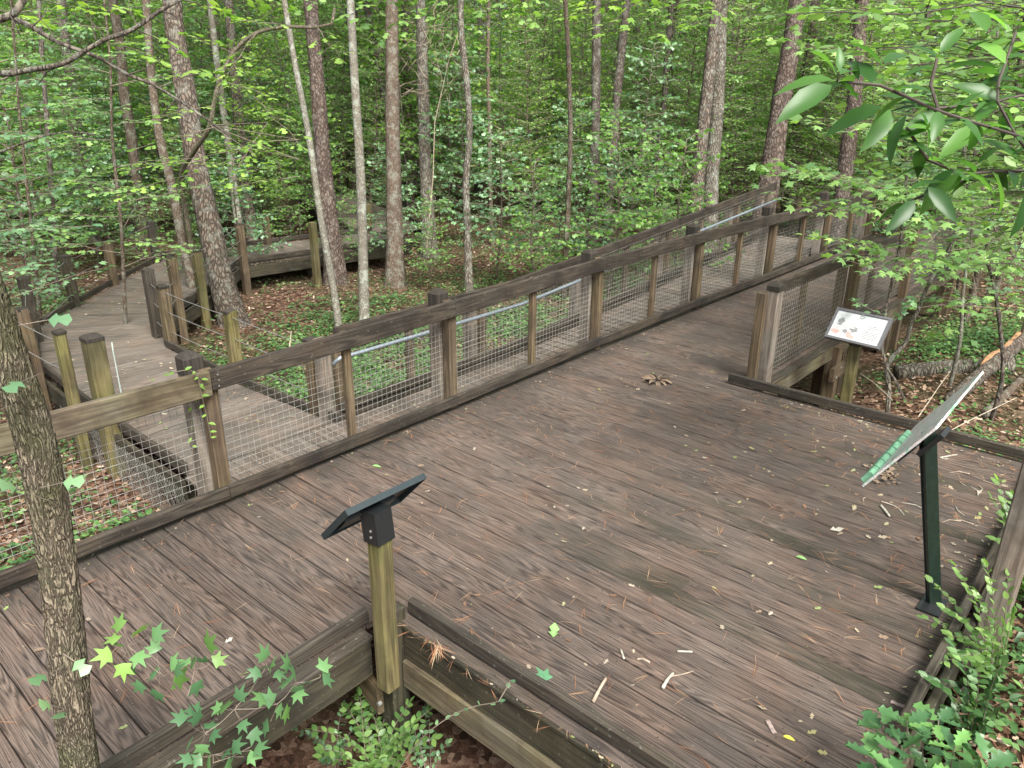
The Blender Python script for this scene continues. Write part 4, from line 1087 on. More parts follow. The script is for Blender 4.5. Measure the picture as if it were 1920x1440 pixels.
# far off wood that reads as one mass
lc_n = 90000
az = rng.uniform(-46, 46, lc_n); rr = rng.uniform(46, 66, lc_n)
aa = YAW + np.radians(az); X_ = CAM[0] + np.sin(aa) * rr; Y_ = CAM[1] + np.cos(aa) * rr
Zc = rng.uniform(0, 1, lc_n) ** .9 * 19 - .5
P3 = np.stack([X_, Y_, Zc], 1)
keep_ = np.array([mnoise.noise(Vector((p[0] * .35, p[1] * .35, p[2] * .5))) > -.28 for p in P3]); P3 = P3[keep_]
nD = rng.normal(size=(len(P3), 3)); nN = rng.normal(size=(len(P3), 3)) * .6 + np.array([0, 0, 1.0])
V, T = leaves(LOBED, P3, nD * [1, 1, .4], nN, rng.uniform(.22, .5, len(P3)))
tag(link('distant_foliage', trimesh('distant_foliage', V, T, M['leaf_mid'])), 'dim mass of far-off woodland foliage', 'foliage', kind='stuff')

# ------------------------------------------------------------------ nearer foliage
def spray_px(mb, lc, a, b, Da, Db, size, nside=7, up=(0, 0, 1), **k):
    twig_spray(mb, lc, PD(*a, Da), PD(*b, Db), size, nside=nside, up=up, **k)
def line_px(pts): return [PD(x, y, D) for x, y, D in pts]
def finish(root, mb, lc, tpl, leafm, twigm='twig', nm='leaves'):
    mb.build('branch', M[twigm], root)
    link(nm, lc.mesh(nm, tpl, M[leafm]), root)

# curving grey sapling outside the kerb whose star leaved sprays reach over the approach
root = empty('sapling_tree', tuple(PZ(1665, 778, gz(6, -2.75))), label='thin curving grey sapling rooted outside the kerb beyond the white sign, star leaves over the approach fence', cat='sapling')
root['label'] = 'thin curving grey sapling behind the white sign, star leaves over the approach fence'
mb = MB(); b0 = PZ(1665, 778, gz(6, -2.75)); D0 = depth(b0)
tl = [b0 - [0, 0, .1]] + [PD(x, y, D0 + k * .05) for k, (x, y) in enumerate([(1667, 735), (1663, 690), (1672, 670), (1700, 640), (1708, 605), (1722, 580), (1745, 525), (1775, 475), (1792, 440), (1805, 400), (1815, 350), (1830, 280), (1850, 180), (1870, 60), (1880, -40)])]
TL = smooth_line(tl, .08); mb.tube(TL, list(np.linspace(.026, .012, len(TL))), 9, jit=.08); mb.build('trunk', M['bark_grey'], root, smooth=True)
mb, lc = MB(), LC()
for a, b in (((1800, 410), (1450, 270)), ((1790, 440), (1470, 345)), ((1720, 370), (1440, 290)), ((1810, 370), (1560, 300)), ((1780, 470), (1560, 430)), ((1815, 340), (1640, 380)), ((1800, 330), (1600, 340)),
             ((1740, 480), (1620, 480)), ((1830, 280), (1650, 240)), ((1840, 240), (1560, 200)), ((1840, 350), (1900, 480)), ((1830, 330), (1740, 440)), ((1840, 300), (1930, 300)), ((1800, 460), (1850, 560)), ((1815, 400), (1700, 260)), ((1845, 220), (1930, 180)), ((1850, 200), (1480, 40)), ((1850, 200), (1640, 120)), ((1760, 500), (1700, 470))):
    spray_px(mb, lc, a, b, D0 + .4, D0 - 1.2 + rnd.uniform(-.4, .4), .13, nside=9, side_len=.34, flat=.45, r_=.006)
for (a, b) in (((1745, 525), (1840, 560)), ((1775, 475), (1900, 430)), ((1800, 400), (1920, 360)), ((1720, 590), (1800, 640)), ((1800, 440), (1900, 520))):
    spray_px(mb, lc, a, b, D0, D0 + .6, .12, nside=6, flat=.4, r_=.005)
finish(root, mb, lc, STAR, 'leaf_pale')
# second stem pair by it
root = empty('sapling_tree', tuple(PZ(1690, 745, gz(6.4, -2.7))), label='dark forked stem beside the thin curving grey sapling', cat='sapling')
mb = MB(); mb.tube(smooth_line(line_px([(1695, 748, 7.4), (1680, 715, 7.4), (1662, 690, 7.4), (1655, 660, 7.4), (1658, 600, 7.5), (1675, 520, 7.6), (1690, 440, 7.7), (1700, 330, 7.9)]), .1), .014, 7, jit=.1)
mb.build('trunk', M['bark_dark'], root); mb, lc = MB(), LC()
for a, b in (((1690, 440), (1740, 380)), ((1675, 520), (1620, 480)), ((1700, 350), (1760, 300)), ((1662, 620), (1700, 570)), ((1665, 600), (1610, 560))): spray_px(mb, lc, a, b, 7.6, 7.4, .09, nside=5, flat=.4)
finish(root, mb, lc, STAR, 'leaf_blue')
# right-hand saplings beyond the kerb
for k, (bx, by, line, lab, lm, tp, sz) in enumerate([
    (1880, 700, [(1880, 700), (1868, 560), (1850, 470), (1862, 380), (1840, 250), (1830, 100)], 'twisted thin stem with star leaves at the bank edge', 'leaf_mid', STAR, .10),
    (1800, 640, [(1800, 640), (1805, 560), (1815, 480), (1825, 400), (1810, 300), (1800, 200)], 'pale crooked stem behind the curving grey sapling', 'leaf_blue', STAR_LITE, .09),
    (1930, 560, [(1930, 560), (1900, 480), (1860, 420), (1830, 300)], 'reddish bent stem leaning in over the bank', 'leaf_mid', STAR, .10)]):
    Dk = 7.8 + k * .9; base = PD(bx, by, Dk); g = gz(base[0], base[1])
    root = empty('sapling_tree', (base[0], base[1], g), label=lab, cat='sapling')
    P_ = [np.array([base[0], base[1], g - .1])] + [PD(x, y, Dk) for x, y in line]
    mb = MB(); L = smooth_line(P_, .1); mb.tube(L, list(np.linspace(.024, .010, len(L))), 7, jit=.1); mb.build('trunk', M[['bark_dark', 'bark_pale', 'bark_brown'][k]], root, smooth=True)
    mb, lc = MB(), LC()
    for j in range(17):
        p = L[int(len(L) * (.3 + .7 * j / 17))]; an = j * 2.4; e = p + np.array([math.cos(an), math.sin(an), .1]) * rnd.uniform(.45, .95)
        twig_spray(mb, lc, p, e, sz, nside=6, r_=.005, flat=.35)
    finish(root, mb, lc, tp, lm)

# laurel with big glossy leaves hanging in from beside the camera
root = empty('laurel_tree', (1.15, -6.0, gz(1.15, -6.0)), label='large glossy laurel leaves reaching in close to the camera at the upper corner', cat='tree')
tp_ = PD(2150, 330, 2.15)
mb = MB(); tl = [np.array([1.15, -6.0, gz(1.15, -6) - .1]), np.array([1.1, -5.9, 1.2]), np.array([tp_[0] + .15, tp_[1] - .15, tp_[2] - .2]), tp_ + [0, 0, .6]]
L = smooth_line(tl, .2); mb.tube(L, list(np.linspace(.036, .014, len(L))), 9, jit=.05); mb.build('trunk', M['bark_brown'], root, smooth=True)
mb, lc = MB(), LC()
BR = [[(2150, 330, 2.15), (1910, 255, 1.75), (1760, 208, 1.65), (1650, 160, 1.6), (1570, 152, 1.58)],
      [(2150, 330, 2.15), (1920, 320, 1.95), (1800, 325, 1.85), (1740, 300, 1.8), (1700, 240, 1.75)],
      [(2150, 330, 2.15), (1960, 190, 1.9), (1850, 195, 1.85), (1740, 205, 1.8)],
      [(1930, 290, 1.8), (1870, 190, 1.8), (1885, 120, 1.85), (1905, 60, 1.9)],
      [(1760, 208, 1.65), (1745, 160, 1.65), (1757, 110, 1.65)],
      [(1920, 320, 1.95), (1780, 345, 1.9), (1700, 380, 1.9)]]
for br in BR: mb.tube(smooth_line(line_px(br), .06), .0035, 6, closed=False)
# leaves: base pixel, tip pixel, depth, depth of tip, length follows
LV = [((1563, 150), (1465, 150)), ((1568, 142), (1546, 85)), ((1575, 140), (1610, 118)), ((1573, 135), (1578, 88)), ((1610, 150), (1600, 115)), ((1560, 160), (1480, 197)), ((1600, 150), (1530, 165)), ((1640, 160), (1600, 95)),
      ((1655, 125), (1620, 70)), ((1658, 120), (1700, 85)), ((1655, 200), (1555, 232)), ((1670, 205), (1640, 265)), ((1700, 215), (1655, 285)), ((1720, 200), (1660, 160)), ((1735, 200), (1665, 195)), ((1760, 205), (1700, 175)),
      ((1762, 100), (1805, 45)), ((1758, 110), (1720, 75)), ((1765, 130), (1860, 100)), ((1757, 125), (1690, 130)), ((1770, 210), (1705, 240)), ((1790, 215), (1830, 165)), ((1830, 230), (1870, 170)), ((1850, 235), (1780, 265)),
      ((1800, 325), (1722, 385)), ((1800, 320), (1870, 340)), ((1790, 318), (1735, 350)), ((1750, 300), (1710, 250)), ((1830, 325), (1790, 275)), ((1860, 322), (1900, 380)), ((1880, 200), (1920, 250)), ((1885, 120), (1840, 60)),
      ((1905, 60), (1960, 40)), ((1890, 110), (1950, 90)), ((1875, 190), (1810, 150)), ((1910, 300), (1860, 250)), ((1930, 340), (1925, 430)), ((1740, 350), (1790, 400)), ((1715, 375), (1680, 420)), ((1780, 345), (1720, 330)),
      ((1870, 280), (1830, 300)), ((1900, 260), (1960, 300)), ((1850, 60), (1830, 5)), ((1890, 60), (1860, 10)), ((1810, 100), (1850, 65)), ((1905, 150), (1850, 140)), ((1725, 210), (1760, 260)), ((1690, 190), (1735, 165))]
for (a, b) in LV:
    D = 1.62 + (a[0] - 1560) / 360 * .25; p = PD(*a, D); q = PD(*b, D + rnd.uniform(-.05, .05)); v = q - p
    lc.leaf(p, v, np.array([rnd.gauss(0, .35) - .3, rnd.gauss(0, .35) - .3, .8]), np.linalg.norm(v) * 1.12)
for br in BR:
    L = smooth_line(line_px(br), .035)
    for i, p in enumerate(L[3:]):
        an = i * 2.4; d = np.array([math.cos(an), math.sin(an), rnd.uniform(-.7, .5)])
        lc.leaf(p, d, np.array([rnd.gauss(0, .5), rnd.gauss(0, .5), 1]), rnd.uniform(.05, .095))
finish(root, mb, lc, LAUREL, 'leaf_laurel', 'twig_dark')
root = empty('woodland_tree', (3.0, -6.5, gz(3, -6.5)), label='leafy tree just outside the frame with mixed leaves behind the laurel', cat='tree')
mb = MB(); L = smooth_line([np.array([3.0, -6.5, gz(3, -6.5) - .1]), np.array([3.1, -6.3, 1.5]), np.array([3.0, -6.0, 3.5]), np.array([3.1, -6, 5.5])], .3); mb.tube(L, list(np.linspace(.08, .04, len(L))), 9); mb.build('trunk', M['bark_grey'], root, smooth=True)
mb, lc = MB(), LC()
for a, b in (((2100, 100), (1760, 130)), ((2100, 150), (1720, 60)), ((2100, 60), (1640, 40)), ((2100, 200), (1800, 240)), ((2100, 260), (1840, 300)), ((2100, 0), (1800, 20)), ((2100, 120), (1850, 160)), ((2100, 20), (1560, -30)), ((2100, 330), (1880, 370)), ((2100, 230), (1760, 190)), ((2100, 90), (1700, 100)), ((2100, 160), (1900, 190)), ((2100, 210), (1820, 120)), ((2100, 270), (1780, 330)), ((2050, 300), (1860, 420)), ((2100, 40), (1740, 10)), ((2100, 300), (1700, 270)), ((2000, 380), (1900, 480)), ((2100, 180), (1650, 160))):
    spray_px(mb, lc, a, b, 4.6, 3.7 + rnd.uniform(-.3, .5), .07, nside=14, side_len=.34, flat=.45, r_=.007)
finish(root, mb, lc, OVAL, 'leaf_fine', 'twig_dark')

# branches hanging in at the other upper corner
root = empty('hardwood_tree', (-2.9, -.6, gz(-2.9, -.6)), label='lichen covered bare branches crossing the upper corner, from a tree beside the frame', cat='tree')
mb = MB(); L = smooth_line([np.array([-2.9, -.6, -1.1]), np.array([-2.85, -.6, 1.5]), np.array([-2.8, -.5, 3.0]), np.array([-2.8, -.5, 6])], .3); mb.tube(L, list(np.linspace(.13, .08, len(L))), 12, jit=.05); mb.build('trunk', M['bark_grey'], root, smooth=True)
B1 = [(-330, 60, 4.3), (-120, 120, 4.2), (0, 138, 4.1), (60, 130, 4.05), (110, 122, 4.0), (145, 105, 4.0), (165, 92, 4.0), (195, 75, 4.0), (250, 55, 4.0), (300, 20, 4.0), (345, -5, 4.0)]
B2 = [(-120, 20, 4.3), (0, 35, 4.1), (35, 15, 4.1), (50, -10, 4.1)]
B3 = [(20, 32, 4.1), (60, 50, 4.1), (100, 75, 4.1), (150, 95, 4.1), (190, 110, 4.1), (240, 140, 4.1), (290, 160, 4.1), (330, 185, 4.1), (390, 225, 4.1), (430, 255, 4.1)]
B4 = [(290, 165, 4.1), (310, 160, 4.1), (320, 155, 4.1)]
B5 = [(-60, 300, 4.4), (0, 285, 4.4), (60, 262, 4.4), (120, 248, 4.4), (180, 252, 4.4)]
for nm_, B_, r0, r1 in (('branch', B1, .022, .010), ('branch', B2, .026, .018), ('branch', B3, .014, .005), ('branch', B5, .008, .003), ('branch', B4, .005, .003)):
    L = smooth_line(line_px(B_), .05); mb = MB(); mb.tube(L, list(np.linspace(r0, r1, len(L))), 8, jit=.12); mb.build(nm_, M['bark_grey'], root, smooth=True)
mb, lc = MB(), LC()
for a, b in (((200, 75), (160, 30)), ((260, 50), (240, 0)), ((240, 140), (300, 110)), ((150, 100), (190, 140)), ((330, 185), (300, 220)), ((60, 50), (90, 10)), ((120, 118), (70, 160)), ((110, 85), (60, 20)), ((180, 75), (170, 30)), ((20, 30), (40, 70)),
             ((300, 20), (340, 40)), ((190, 80), (230, 60)), ((0, 130), (-40, 60))):
    mb.tube(line_px([(a[0], a[1], 4.05), ((a[0] + b[0]) / 2 + rnd.uniform(-8, 8), (a[1] + b[1]) / 2 + rnd.uniform(-8, 8), 4.05), (b[0], b[1], 4.1)]), [.004, .003, .0015], 4, closed=False)
for a, b in (((345, 0), (420, 20)), ((250, 50), (330, 90)), ((60, 0), (180, 15)), ((430, -20), (540, 10)), ((0, 20), (80, 40)), ((150, 0), (250, 20)), ((330, 150), (400, 130)), ((230, 85), (300, 110))):
    spray_px(mb, lc, a, b, 4.3, 4.4, .075, nside=4, flat=.4, r_=.003)
finish(root, mb, lc, STAR_LITE, 'leaf_bright', 'twig_dark')

# arching mossy branch with yellow green sprays in front of the big pine
root = empty('hardwood_tree', tuple(PZ(395, 640, -1.0)), label='slender tree with an arching mossy limb and yellow green sprays before the leaning pine', cat='tree')
Dm = 11.2
mb = MB(); base = PD(388, 640, 13.2); L = smooth_line([np.array([base[0], base[1], gz(base[0], base[1]) - .1])] + line_px([(372, 540, 13.0), (352, 420, 12.6), (340, 330, 12.0), (360, 290, 11.6), (392, 240, Dm), (400, 200, Dm), (412, 150, Dm), (440, 95, Dm), (480, 62, Dm), (540, 50, Dm), (590, 52, Dm), (622, 45, Dm), (628, 15, Dm)]), .15)
mb.tube(L, list(np.linspace(.05, .022, len(L))), 9, jit=.06); mb.build('trunk', M['bark_furrow'], root, smooth=True)
mb, lc = MB(), LC()
for a, b in (((480, 290), (225, 355)), ((560, 262), (330, 285)), ((390, 300), (235, 310)), ((400, 240), (250, 270)), ((560, 300), (400, 260)), ((500, 230), (430, 330)), ((480, 180), (560, 260)), ((560, 330), (420, 345)), ((400, 200), (300, 210)), ((440, 100), (350, 60)), ((540, 50), (450, 30)), ((590, 50), (640, 100)), ((480, 60), (420, 140)), ((410, 150), (500, 170)), ((420, 350), (500, 300))):
    spray_px(mb, lc, a, b, Dm - 1.2, Dm - 1.8, .105, nside=6, side_len=.26, flat=.15, r_=.006)
for a in ((480, 290), (400, 240), (560, 262), (500, 230), (560, 300)): mb.tube([PD(395, 235, Dm), PD(*a, Dm - 1.2)], [.009, .005], 4, closed=False)
finish(root, mb, lc, STAR_LITE, 'leaf_bright')
for k, (bx, D, hgt, lab, lm) in enumerate([(-60, 8.5, .0, 'bluish layered sapling filling the frame edge above the boardwalk', 'leaf_blue'), (215, 10.8, .0, 'pale star leaved sapling in the outer boardwalk curve', 'leaf_pale'), (60, 11.5, 0, 'leafy thin sapling behind the outer cable railing', 'leaf_mid')]):
    q = PD(bx, 560, D); g = gz(q[0], q[1]); root = empty('sapling_tree', (q[0], q[1], g), label=lab, cat='sapling')
    P_ = [np.array([q[0], q[1], g - .1])] + [np.array([q[0] + .12 * j * (1 if k else .5), q[1] + rnd.uniform(-.1, .1), g + j * 1.0]) for j in range(1, 6)]
    mb = MB(); L = smooth_line(P_, .15); mb.tube(L, list(np.linspace(.032, .012, len(L))), 8, jit=.08); mb.build('trunk', M['bark_brown'], root, smooth=True)
    mb, lc = MB(), LC()
    for j in range(20):
        f = .3 + .7 * j / 20; p = L[int((len(L) - 1) * f)]; an = j * 2.4; l = 1.5 * (1.2 - .6 * f) * rnd.uniform(.6, 1)
        twig_spray(mb, lc, p, p + np.array([math.cos(an) * l, math.sin(an) * l, l * rnd.uniform(-.05, .3)]), .10, nside=7, r_=.006, flat=.3, side_len=.36)
    finish(root, mb, lc, STAR_LITE, lm)
# tree whose sprays dangle along the top edge in the middle
for k, (bx, D, sp_, lab, lm, tp) in enumerate([
    (1300, 6.5, [((1400, -60), (1060, 10)), ((1400, -40), (1180, 30)), ((1350, -20), (1250, 55)), ((1300, -60), (1130, 40)), ((1380, 0), (1300, 40)), ((1420, -50), (1350, 10)), ((1250, -50), (1100, -5))], 'star leaved branch hanging from the top edge, middle of the view', 'leaf_bright', STAR),
    (700, 9.0, [((850, -60), (640, 20)), ((850, -60), (720, 60)), ((900, -60), (760, 50)), ((640, -60), (560, 10)), ((760, -60), (690, 30)), ((1000, -60), (900, 10)), ((960, -60), (1000, 30))], 'pale green sprays dangling from the top edge before the grey pine', 'leaf_fine', STAR_LITE),
    (1550, 8.5, [((1600, -60), (1450, 60)), ((1650, -60), (1500, 30)), ((1700, -60), (1540, 110)), ((1500, -60), (1400, 20)), ((1750, -60), (1620, 60)), ((1800, -60), (1700, 90))], 'light sprays dangling before the reddish pine', 'leaf_fine', STAR_LITE)]):
    q = PD(bx, -250, D + .5); g = gz(q[0], q[1])
    root = empty('woodland_tree', (q[0], q[1], g), label=lab, cat='tree')
    # trunk stands behind the fences, slim, up to the branches
    mb = MB(); P_ = [PD(sp_[0][0][0] + 60, -60, D + .6)]
    side = PD({1300: 1950, 700: 1075, 1550: 2000}[bx], 0, D + 3.5); g2 = gz(side[0], side[1])
    L = smooth_line([np.array([side[0], side[1], g2 - .1]), np.array([side[0], side[1], 2.5]), np.array([side[0] * .8 + q[0] * .2, side[1] * .8 + q[1] * .2, 5.0]), np.array([q[0], q[1], max(q[2], 4.5)])], .4)
    mb.tube(L, list(np.linspace(.055, .02, len(L))), 8, jit=.05); mb.build('trunk', M['bark_brown'], root, smooth=True)
    mb, lc = MB(), LC()
    for a, b in sp_:
        mb.tube([np.array([q[0], q[1], max(q[2], 4.5)]), PD(*a, D)], [.012, .007], 5, closed=False)
        spray_px(mb, lc, a, b, D, D - .4, .11, nside=6, side_len=.3, flat=.35, r_=.006)
    finish(root, mb, lc, tp, lm, 'twig_dark')
# bare twigs
root = empty('dead_sapling', tuple(PD(800, 480, 14.0)), label='tangle of bare pale twigs hanging beside the grey pine', cat='sapling')
q = PD(795, 480, 16.9); root.location = (q[0], q[1], gz(q[0], q[1]))
mb = MB()
mb.tube(line_px([(800, 470, 16.9), (812, 330, 16.7), (815, 230, 16.5), (842, 110, 16.4), (860, 60, 16.4)]), [.014, .012, .010, .008, .005], 6)
for i in range(70):
    x0, y0 = rnd.uniform(770, 860), rnd.uniform(30, 180); a = rnd.uniform(0, 6.28); l = rnd.uniform(20, 75)
    pts = [(x0, y0, 16.5)]
    for j in range(3): a += rnd.uniform(-.6, .6); pts.append((pts[-1][0] + math.cos(a) * l / 3, pts[-1][1] + math.sin(a) * l / 3, 16.5 + rnd.uniform(-.4, .4)))
    mb.tube(line_px(pts), [.006, .005, .004, .002], 3, closed=False)
mb.build('twigs', M['stick'], root)
for k in range(3):
    pass

# ------------------------------------------------------------------ plants close by
# star leaved sapling at the walkway edge
root = empty('sapling_tree', (-.78, -2.25, -.98), label='young star leaved sapling growing up over the walkway kerb in front', cat='sapling')
mb = MB(); st = smooth_line([np.array([-.70, -2.30, -1.05])] + line_px([(415, 1500, 3.0), (400, 1430, 2.95), (385, 1375, 2.9), (368, 1338, 2.85), (350, 1310, 2.8), (330, 1285, 2.8), (300, 1265, 2.8)]), .05)
mb.tube(st, list(np.linspace(.008, .003, len(st))), 7, jit=.1); mb.build('trunk', M['twig_dark'], root)
mb, lc = MB(), LC()
LVS = [(228, 1168, 1), (268, 1178, 1), (222, 1198, 1), (208, 1212, 1), (290, 1190, 0), (292, 1215, 0), (262, 1232, 0), (200, 1232, 1), (222, 1255, 1), (245, 1258, 0), (320, 1240, 0), (345, 1248, 0), (392, 1205, 1.2), (380, 1240, 0), (408, 1240, 1),
       (365, 1235, 0), (335, 1278, 1.5), (290, 1260, 0), (258, 1283, 0), (296, 1305, 0), (368, 1285, 0), (330, 1262, 0), (498, 1225, 0), (515, 1240, 0), (540, 1245, 0), (480, 1262, 0), (500, 1258, 0), (520, 1268, 0), (535, 1285, 0),
       (490, 1302, 0), (508, 1308, 0), (518, 1330, 0), (540, 1335, 1), (600, 1250, 0), (612, 1275, 0), (575, 1285, 0), (560, 1260, 0), (560, 1290, 0), (555, 1305, 0), (405, 1328, 0), (420, 1325, 0), (450, 1305, 0), (340, 1350, 0),
       (368, 1345, 0), (365, 1330, 0), (395, 1360, 0), (455, 1360, 0), (502, 1365, 0), (475, 1378, 0), (440, 1400, 0), (375, 1400, 0), (350, 1420, 0), (370, 1425, 0), (400, 1380, 0), (425, 1410, 0), (395, 1430, 0), (430, 1435, 0),
       (470, 1420, 0), (485, 1405, 0), (350, 1400, 0)]
hubs = [(300, 1265), (240, 1210), (365, 1255), (500, 1250), (555, 1280), (440, 1330), (385, 1375), (400, 1415), (520, 1320), (600, 1270)]
for a, b in (((330, 1285), (240, 1210)), ((330, 1285), (300, 1260)), ((350, 1310), (365, 1255)), ((385, 1375), (440, 1330)), ((440, 1330), (500, 1250)), ((440, 1330), (520, 1320)), ((520, 1320), (555, 1280)), ((555, 1280), (600, 1270)), ((400, 1430), (400, 1415)), ((400, 1430), (470, 1400))):
    mb.tube(line_px([(a[0], a[1], 2.85), ((a[0] + b[0]) / 2, (a[1] + b[1]) / 2 + 4, 2.86), (b[0], b[1], 2.85)]), .0017, 4, closed=False)
lc2 = LC()
for (x, y, br) in LVS:
    h = min(hubs, key=lambda q: math.hypot(q[0] - x, q[1] - y)); D = 2.85 + rnd.uniform(-.08, .08)
    p = PD(x, y, D); hb = PD(h[0], h[1], 2.85)
    v = p - hb; v = v / (np.linalg.norm(v) + 1e-6); sz = (.078 if br < 1 else .086) * rnd.uniform(.85, 1.15) * (1.25 if br > 1.1 else 1)
    st_ = p - v * sz * .42; mb.tube([hb, (hb + st_) / 2 + [0, 0, -.006], st_], .0009, 3, closed=False)
    (lc2 if br >= 1 else lc).leaf(st_, v + np.array([rnd.gauss(0, .2), rnd.gauss(0, .2), rnd.gauss(0, .15)]), np.array([-.25 + rnd.gauss(0, .25), -.45 + rnd.gauss(0, .25), .85]), sz)
link('leaves', lc2.mesh('leaves', STAR, M['leaf_mid'], origin=root.location), root, loc=(0, 0, 0)).location = (0, 0, 0)
finish(root, mb, lc, STAR, 'leaf_near')

def bush(name, label, cat, base, n, h, spread, size, tpl, mat, lean=(0, 0), twig='twig', seed=1, leaf_step=.8, nmv=.4):
    rr_ = random.Random(seed); root = empty(name, tuple(base), label=label, cat=cat); mb, lc = MB(), LC(); base = np.array(base, float)
    for i in range(n):
        an = rr_.uniform(0, 6.28); l = spread * rr_.uniform(.4, 1); hh = h * rr_.uniform(.45, 1)
        a = base + [rr_.uniform(-.05, .05), rr_.uniform(-.05, .05), -.03]
        e = base + np.array([math.cos(an) * l + lean[0], math.sin(an) * l + lean[1], hh]); m1 = (a + e) / 2 + np.array([0, 0, hh * .22])
        L = smooth_line([a, m1, e], .02); mb.tube(L, list(np.linspace(.003, .001, len(L))), 4, closed=False)
        acc = 0; k = 0
        for j in range(1, len(L)):
            acc += np.linalg.norm(L[j] - L[j - 1])
            if acc > size * leaf_step and j > len(L) * .2:
                acc = 0; k += 1; d = L[j] - L[j - 1]; d /= np.linalg.norm(d) + 1e-9; cr = np.cross(d, [0, 0, 1]); cr /= np.linalg.norm(cr) + 1e-9
                for s_ in ((1, -1) if size < .06 else (1 if k % 2 else -1,)):
                    lc.leaf(L[j], cr * s_ + d * rr_.uniform(.2, .8) + np.array([0, 0, rr_.uniform(-.2, .3)]), np.array([rr_.gauss(0, nmv), rr_.gauss(0, nmv), 1]), size * rr_.uniform(.7, 1.15))
        lc.leaf(L[-1], L[-1] - L[-3], np.array([rr_.gauss(0, nmv), rr_.gauss(0, nmv), 1]), size)
    finish(root, mb, lc, tpl, mat, twig); return root
b1 = PZ(690, 1450, -.98)
bush('shrub', 'oval leaved green shrub below the black sign post', 'shrub', (b1[0] + .02, b1[1] - .06, -.98), 26, .50, .36, .055, OVAL, 'leaf_fine', seed=3)
bush('shrub', 'small sprig with round leaves to the side of the shrub below the black sign', 'shrub', tuple(PZ(800, 1440, -.98)), 7, .30, .22, .04, OVAL, 'leaf_blue', seed=4)
b2 = PZ(640, 1420, -.98); bush('shrub', 'sparse seedling cluster in the dark corner under the walkway beam', 'shrub', (b2[0] - .05, b2[1], -.98), 8, .28, .25, .04, OVAL, 'leaf_blue', seed=5)
root = empty('trailing_vine', tuple(PZ(755, 1425, -.7)), label='thin pinkish trailing stem with tiny leaves rising beside the platform beam', cat='vine')
mb, lc = MB(), LC(); tv = line_px([(750, 1440, 3.3), (790, 1385, 3.2), (850, 1340, 3.1), (900, 1322, 3.05), (935, 1315, 3.0), (950, 1290, 3.0), (958, 1275, 3.0)])
mb.tube(smooth_line(tv, .04), .0022, 5, closed=False)
for i, p in enumerate(smooth_line(tv, .045)):
    if i > 4: lc.leaf(p, np.array([rnd.uniform(-1, 1), rnd.uniform(-1, 1), .3]), np.array([rnd.gauss(0, .3), rnd.gauss(0, .3) - .4, 1]), .028)
finish(root, mb, lc, OVAL, 'leaf_blue')
# right bank shrubs (blueberry-like) and holly
def arch(root, stems, size, tpl, mat, seed):
    rr_ = random.Random(seed); mb, lc = MB(), LC()
    for P_ in stems:
        L = smooth_line(P_, .015); mb.tube(L, list(np.linspace(.003, .0012, len(L))), 4, closed=False); acc = 0; k = 0
        for j in range(1, len(L)):
            acc += np.linalg.norm(L[j] - L[j - 1])
            if acc > size * .52 and j > len(L) * .15:
                acc = 0; d = L[j] - L[j - 1]; d /= np.linalg.norm(d) + 1e-9; cr = np.cross(d, [0, 0, 1]); k += 1; s_ = 1 if k % 2 else -1
                lc.leaf(L[j], cr * s_ + d * .5 + np.array([0, 0, rr_.uniform(-.2, .2)]), np.array([-.2 + rr_.gauss(0, .3), rr_.gauss(0, .3), 1]), size * rr_.uniform(.75, 1.15))
        lc.leaf(L[-1], L[-1] - L[-4], np.array([0, 0, 1.0]), size)
    finish(root, mb, lc, tpl, mat)
rs = random.Random(9)
for k, (bx, by, tips, lab, sz, mt) in enumerate([
    (1860, 1300, [(1745, 1090), (1770, 1140), (1790, 1060), (1830, 1110), (1850, 1060), (1735, 1160), (1780, 1190), (1800, 1230), (1890, 1080), (1765, 1240), (1900, 1150), (1840, 1180)], 'arching shrub with small rows of oval leaves over the platform outer kerb', .055, 'leaf_fine'),
    (1800, 1370, [(1728, 1265), (1780, 1280), (1830, 1250), (1760, 1330), (1850, 1300), (1880, 1240), (1905, 1310), (1820, 1330), (1870, 1360), (1790, 1210)], 'lower oval leaved shrub on the bank below the arching one', .058, 'leaf_ground'),
    (1960, 1150, [(1880, 980), (1900, 1040), (1860, 1010), (1920, 960), (1890, 1060)], 'sprig with narrow leaves crossing the tall grey timber post', .060, 'leaf_fine'),
    (1925, 960, [(1860, 935), (1880, 950), (1900, 930), (1870, 900), (1925, 890)], 'slender green sprig high beside the tall grey timber post', .060, 'leaf_fine')]):
    g = -.35; base = PZ(bx, by, g) if k < 2 else PD(bx, by, 4.9)
    base = np.array([base[0], min(base[1], -4.45), gz(base[0], base[1])])
    root = empty('shrub', tuple(base), label=lab, cat='shrub')
    stems = []
    for (x, y) in tips:
        D = depth(base) - rs.uniform(.05, .5); tip = PD(x, y, D); mid = (base + tip) / 2 + np.array([0, 0, .10])
        stems.append([base + [rs.uniform(-.04, .04), rs.uniform(-.04, .04), -.02], mid, tip])
    arch(root, stems, sz, OVAL, M and mt, k)
hb = np.array([.82, -4.50, 0]); hb[2] = gz(hb[0], hb[1])
root = empty('holly_shrub', tuple(hb), label='spiny leaved bright green holly at the outer platform corner', cat='shrub'); mb, lc = MB(), LC()
hrr = random.Random(4)
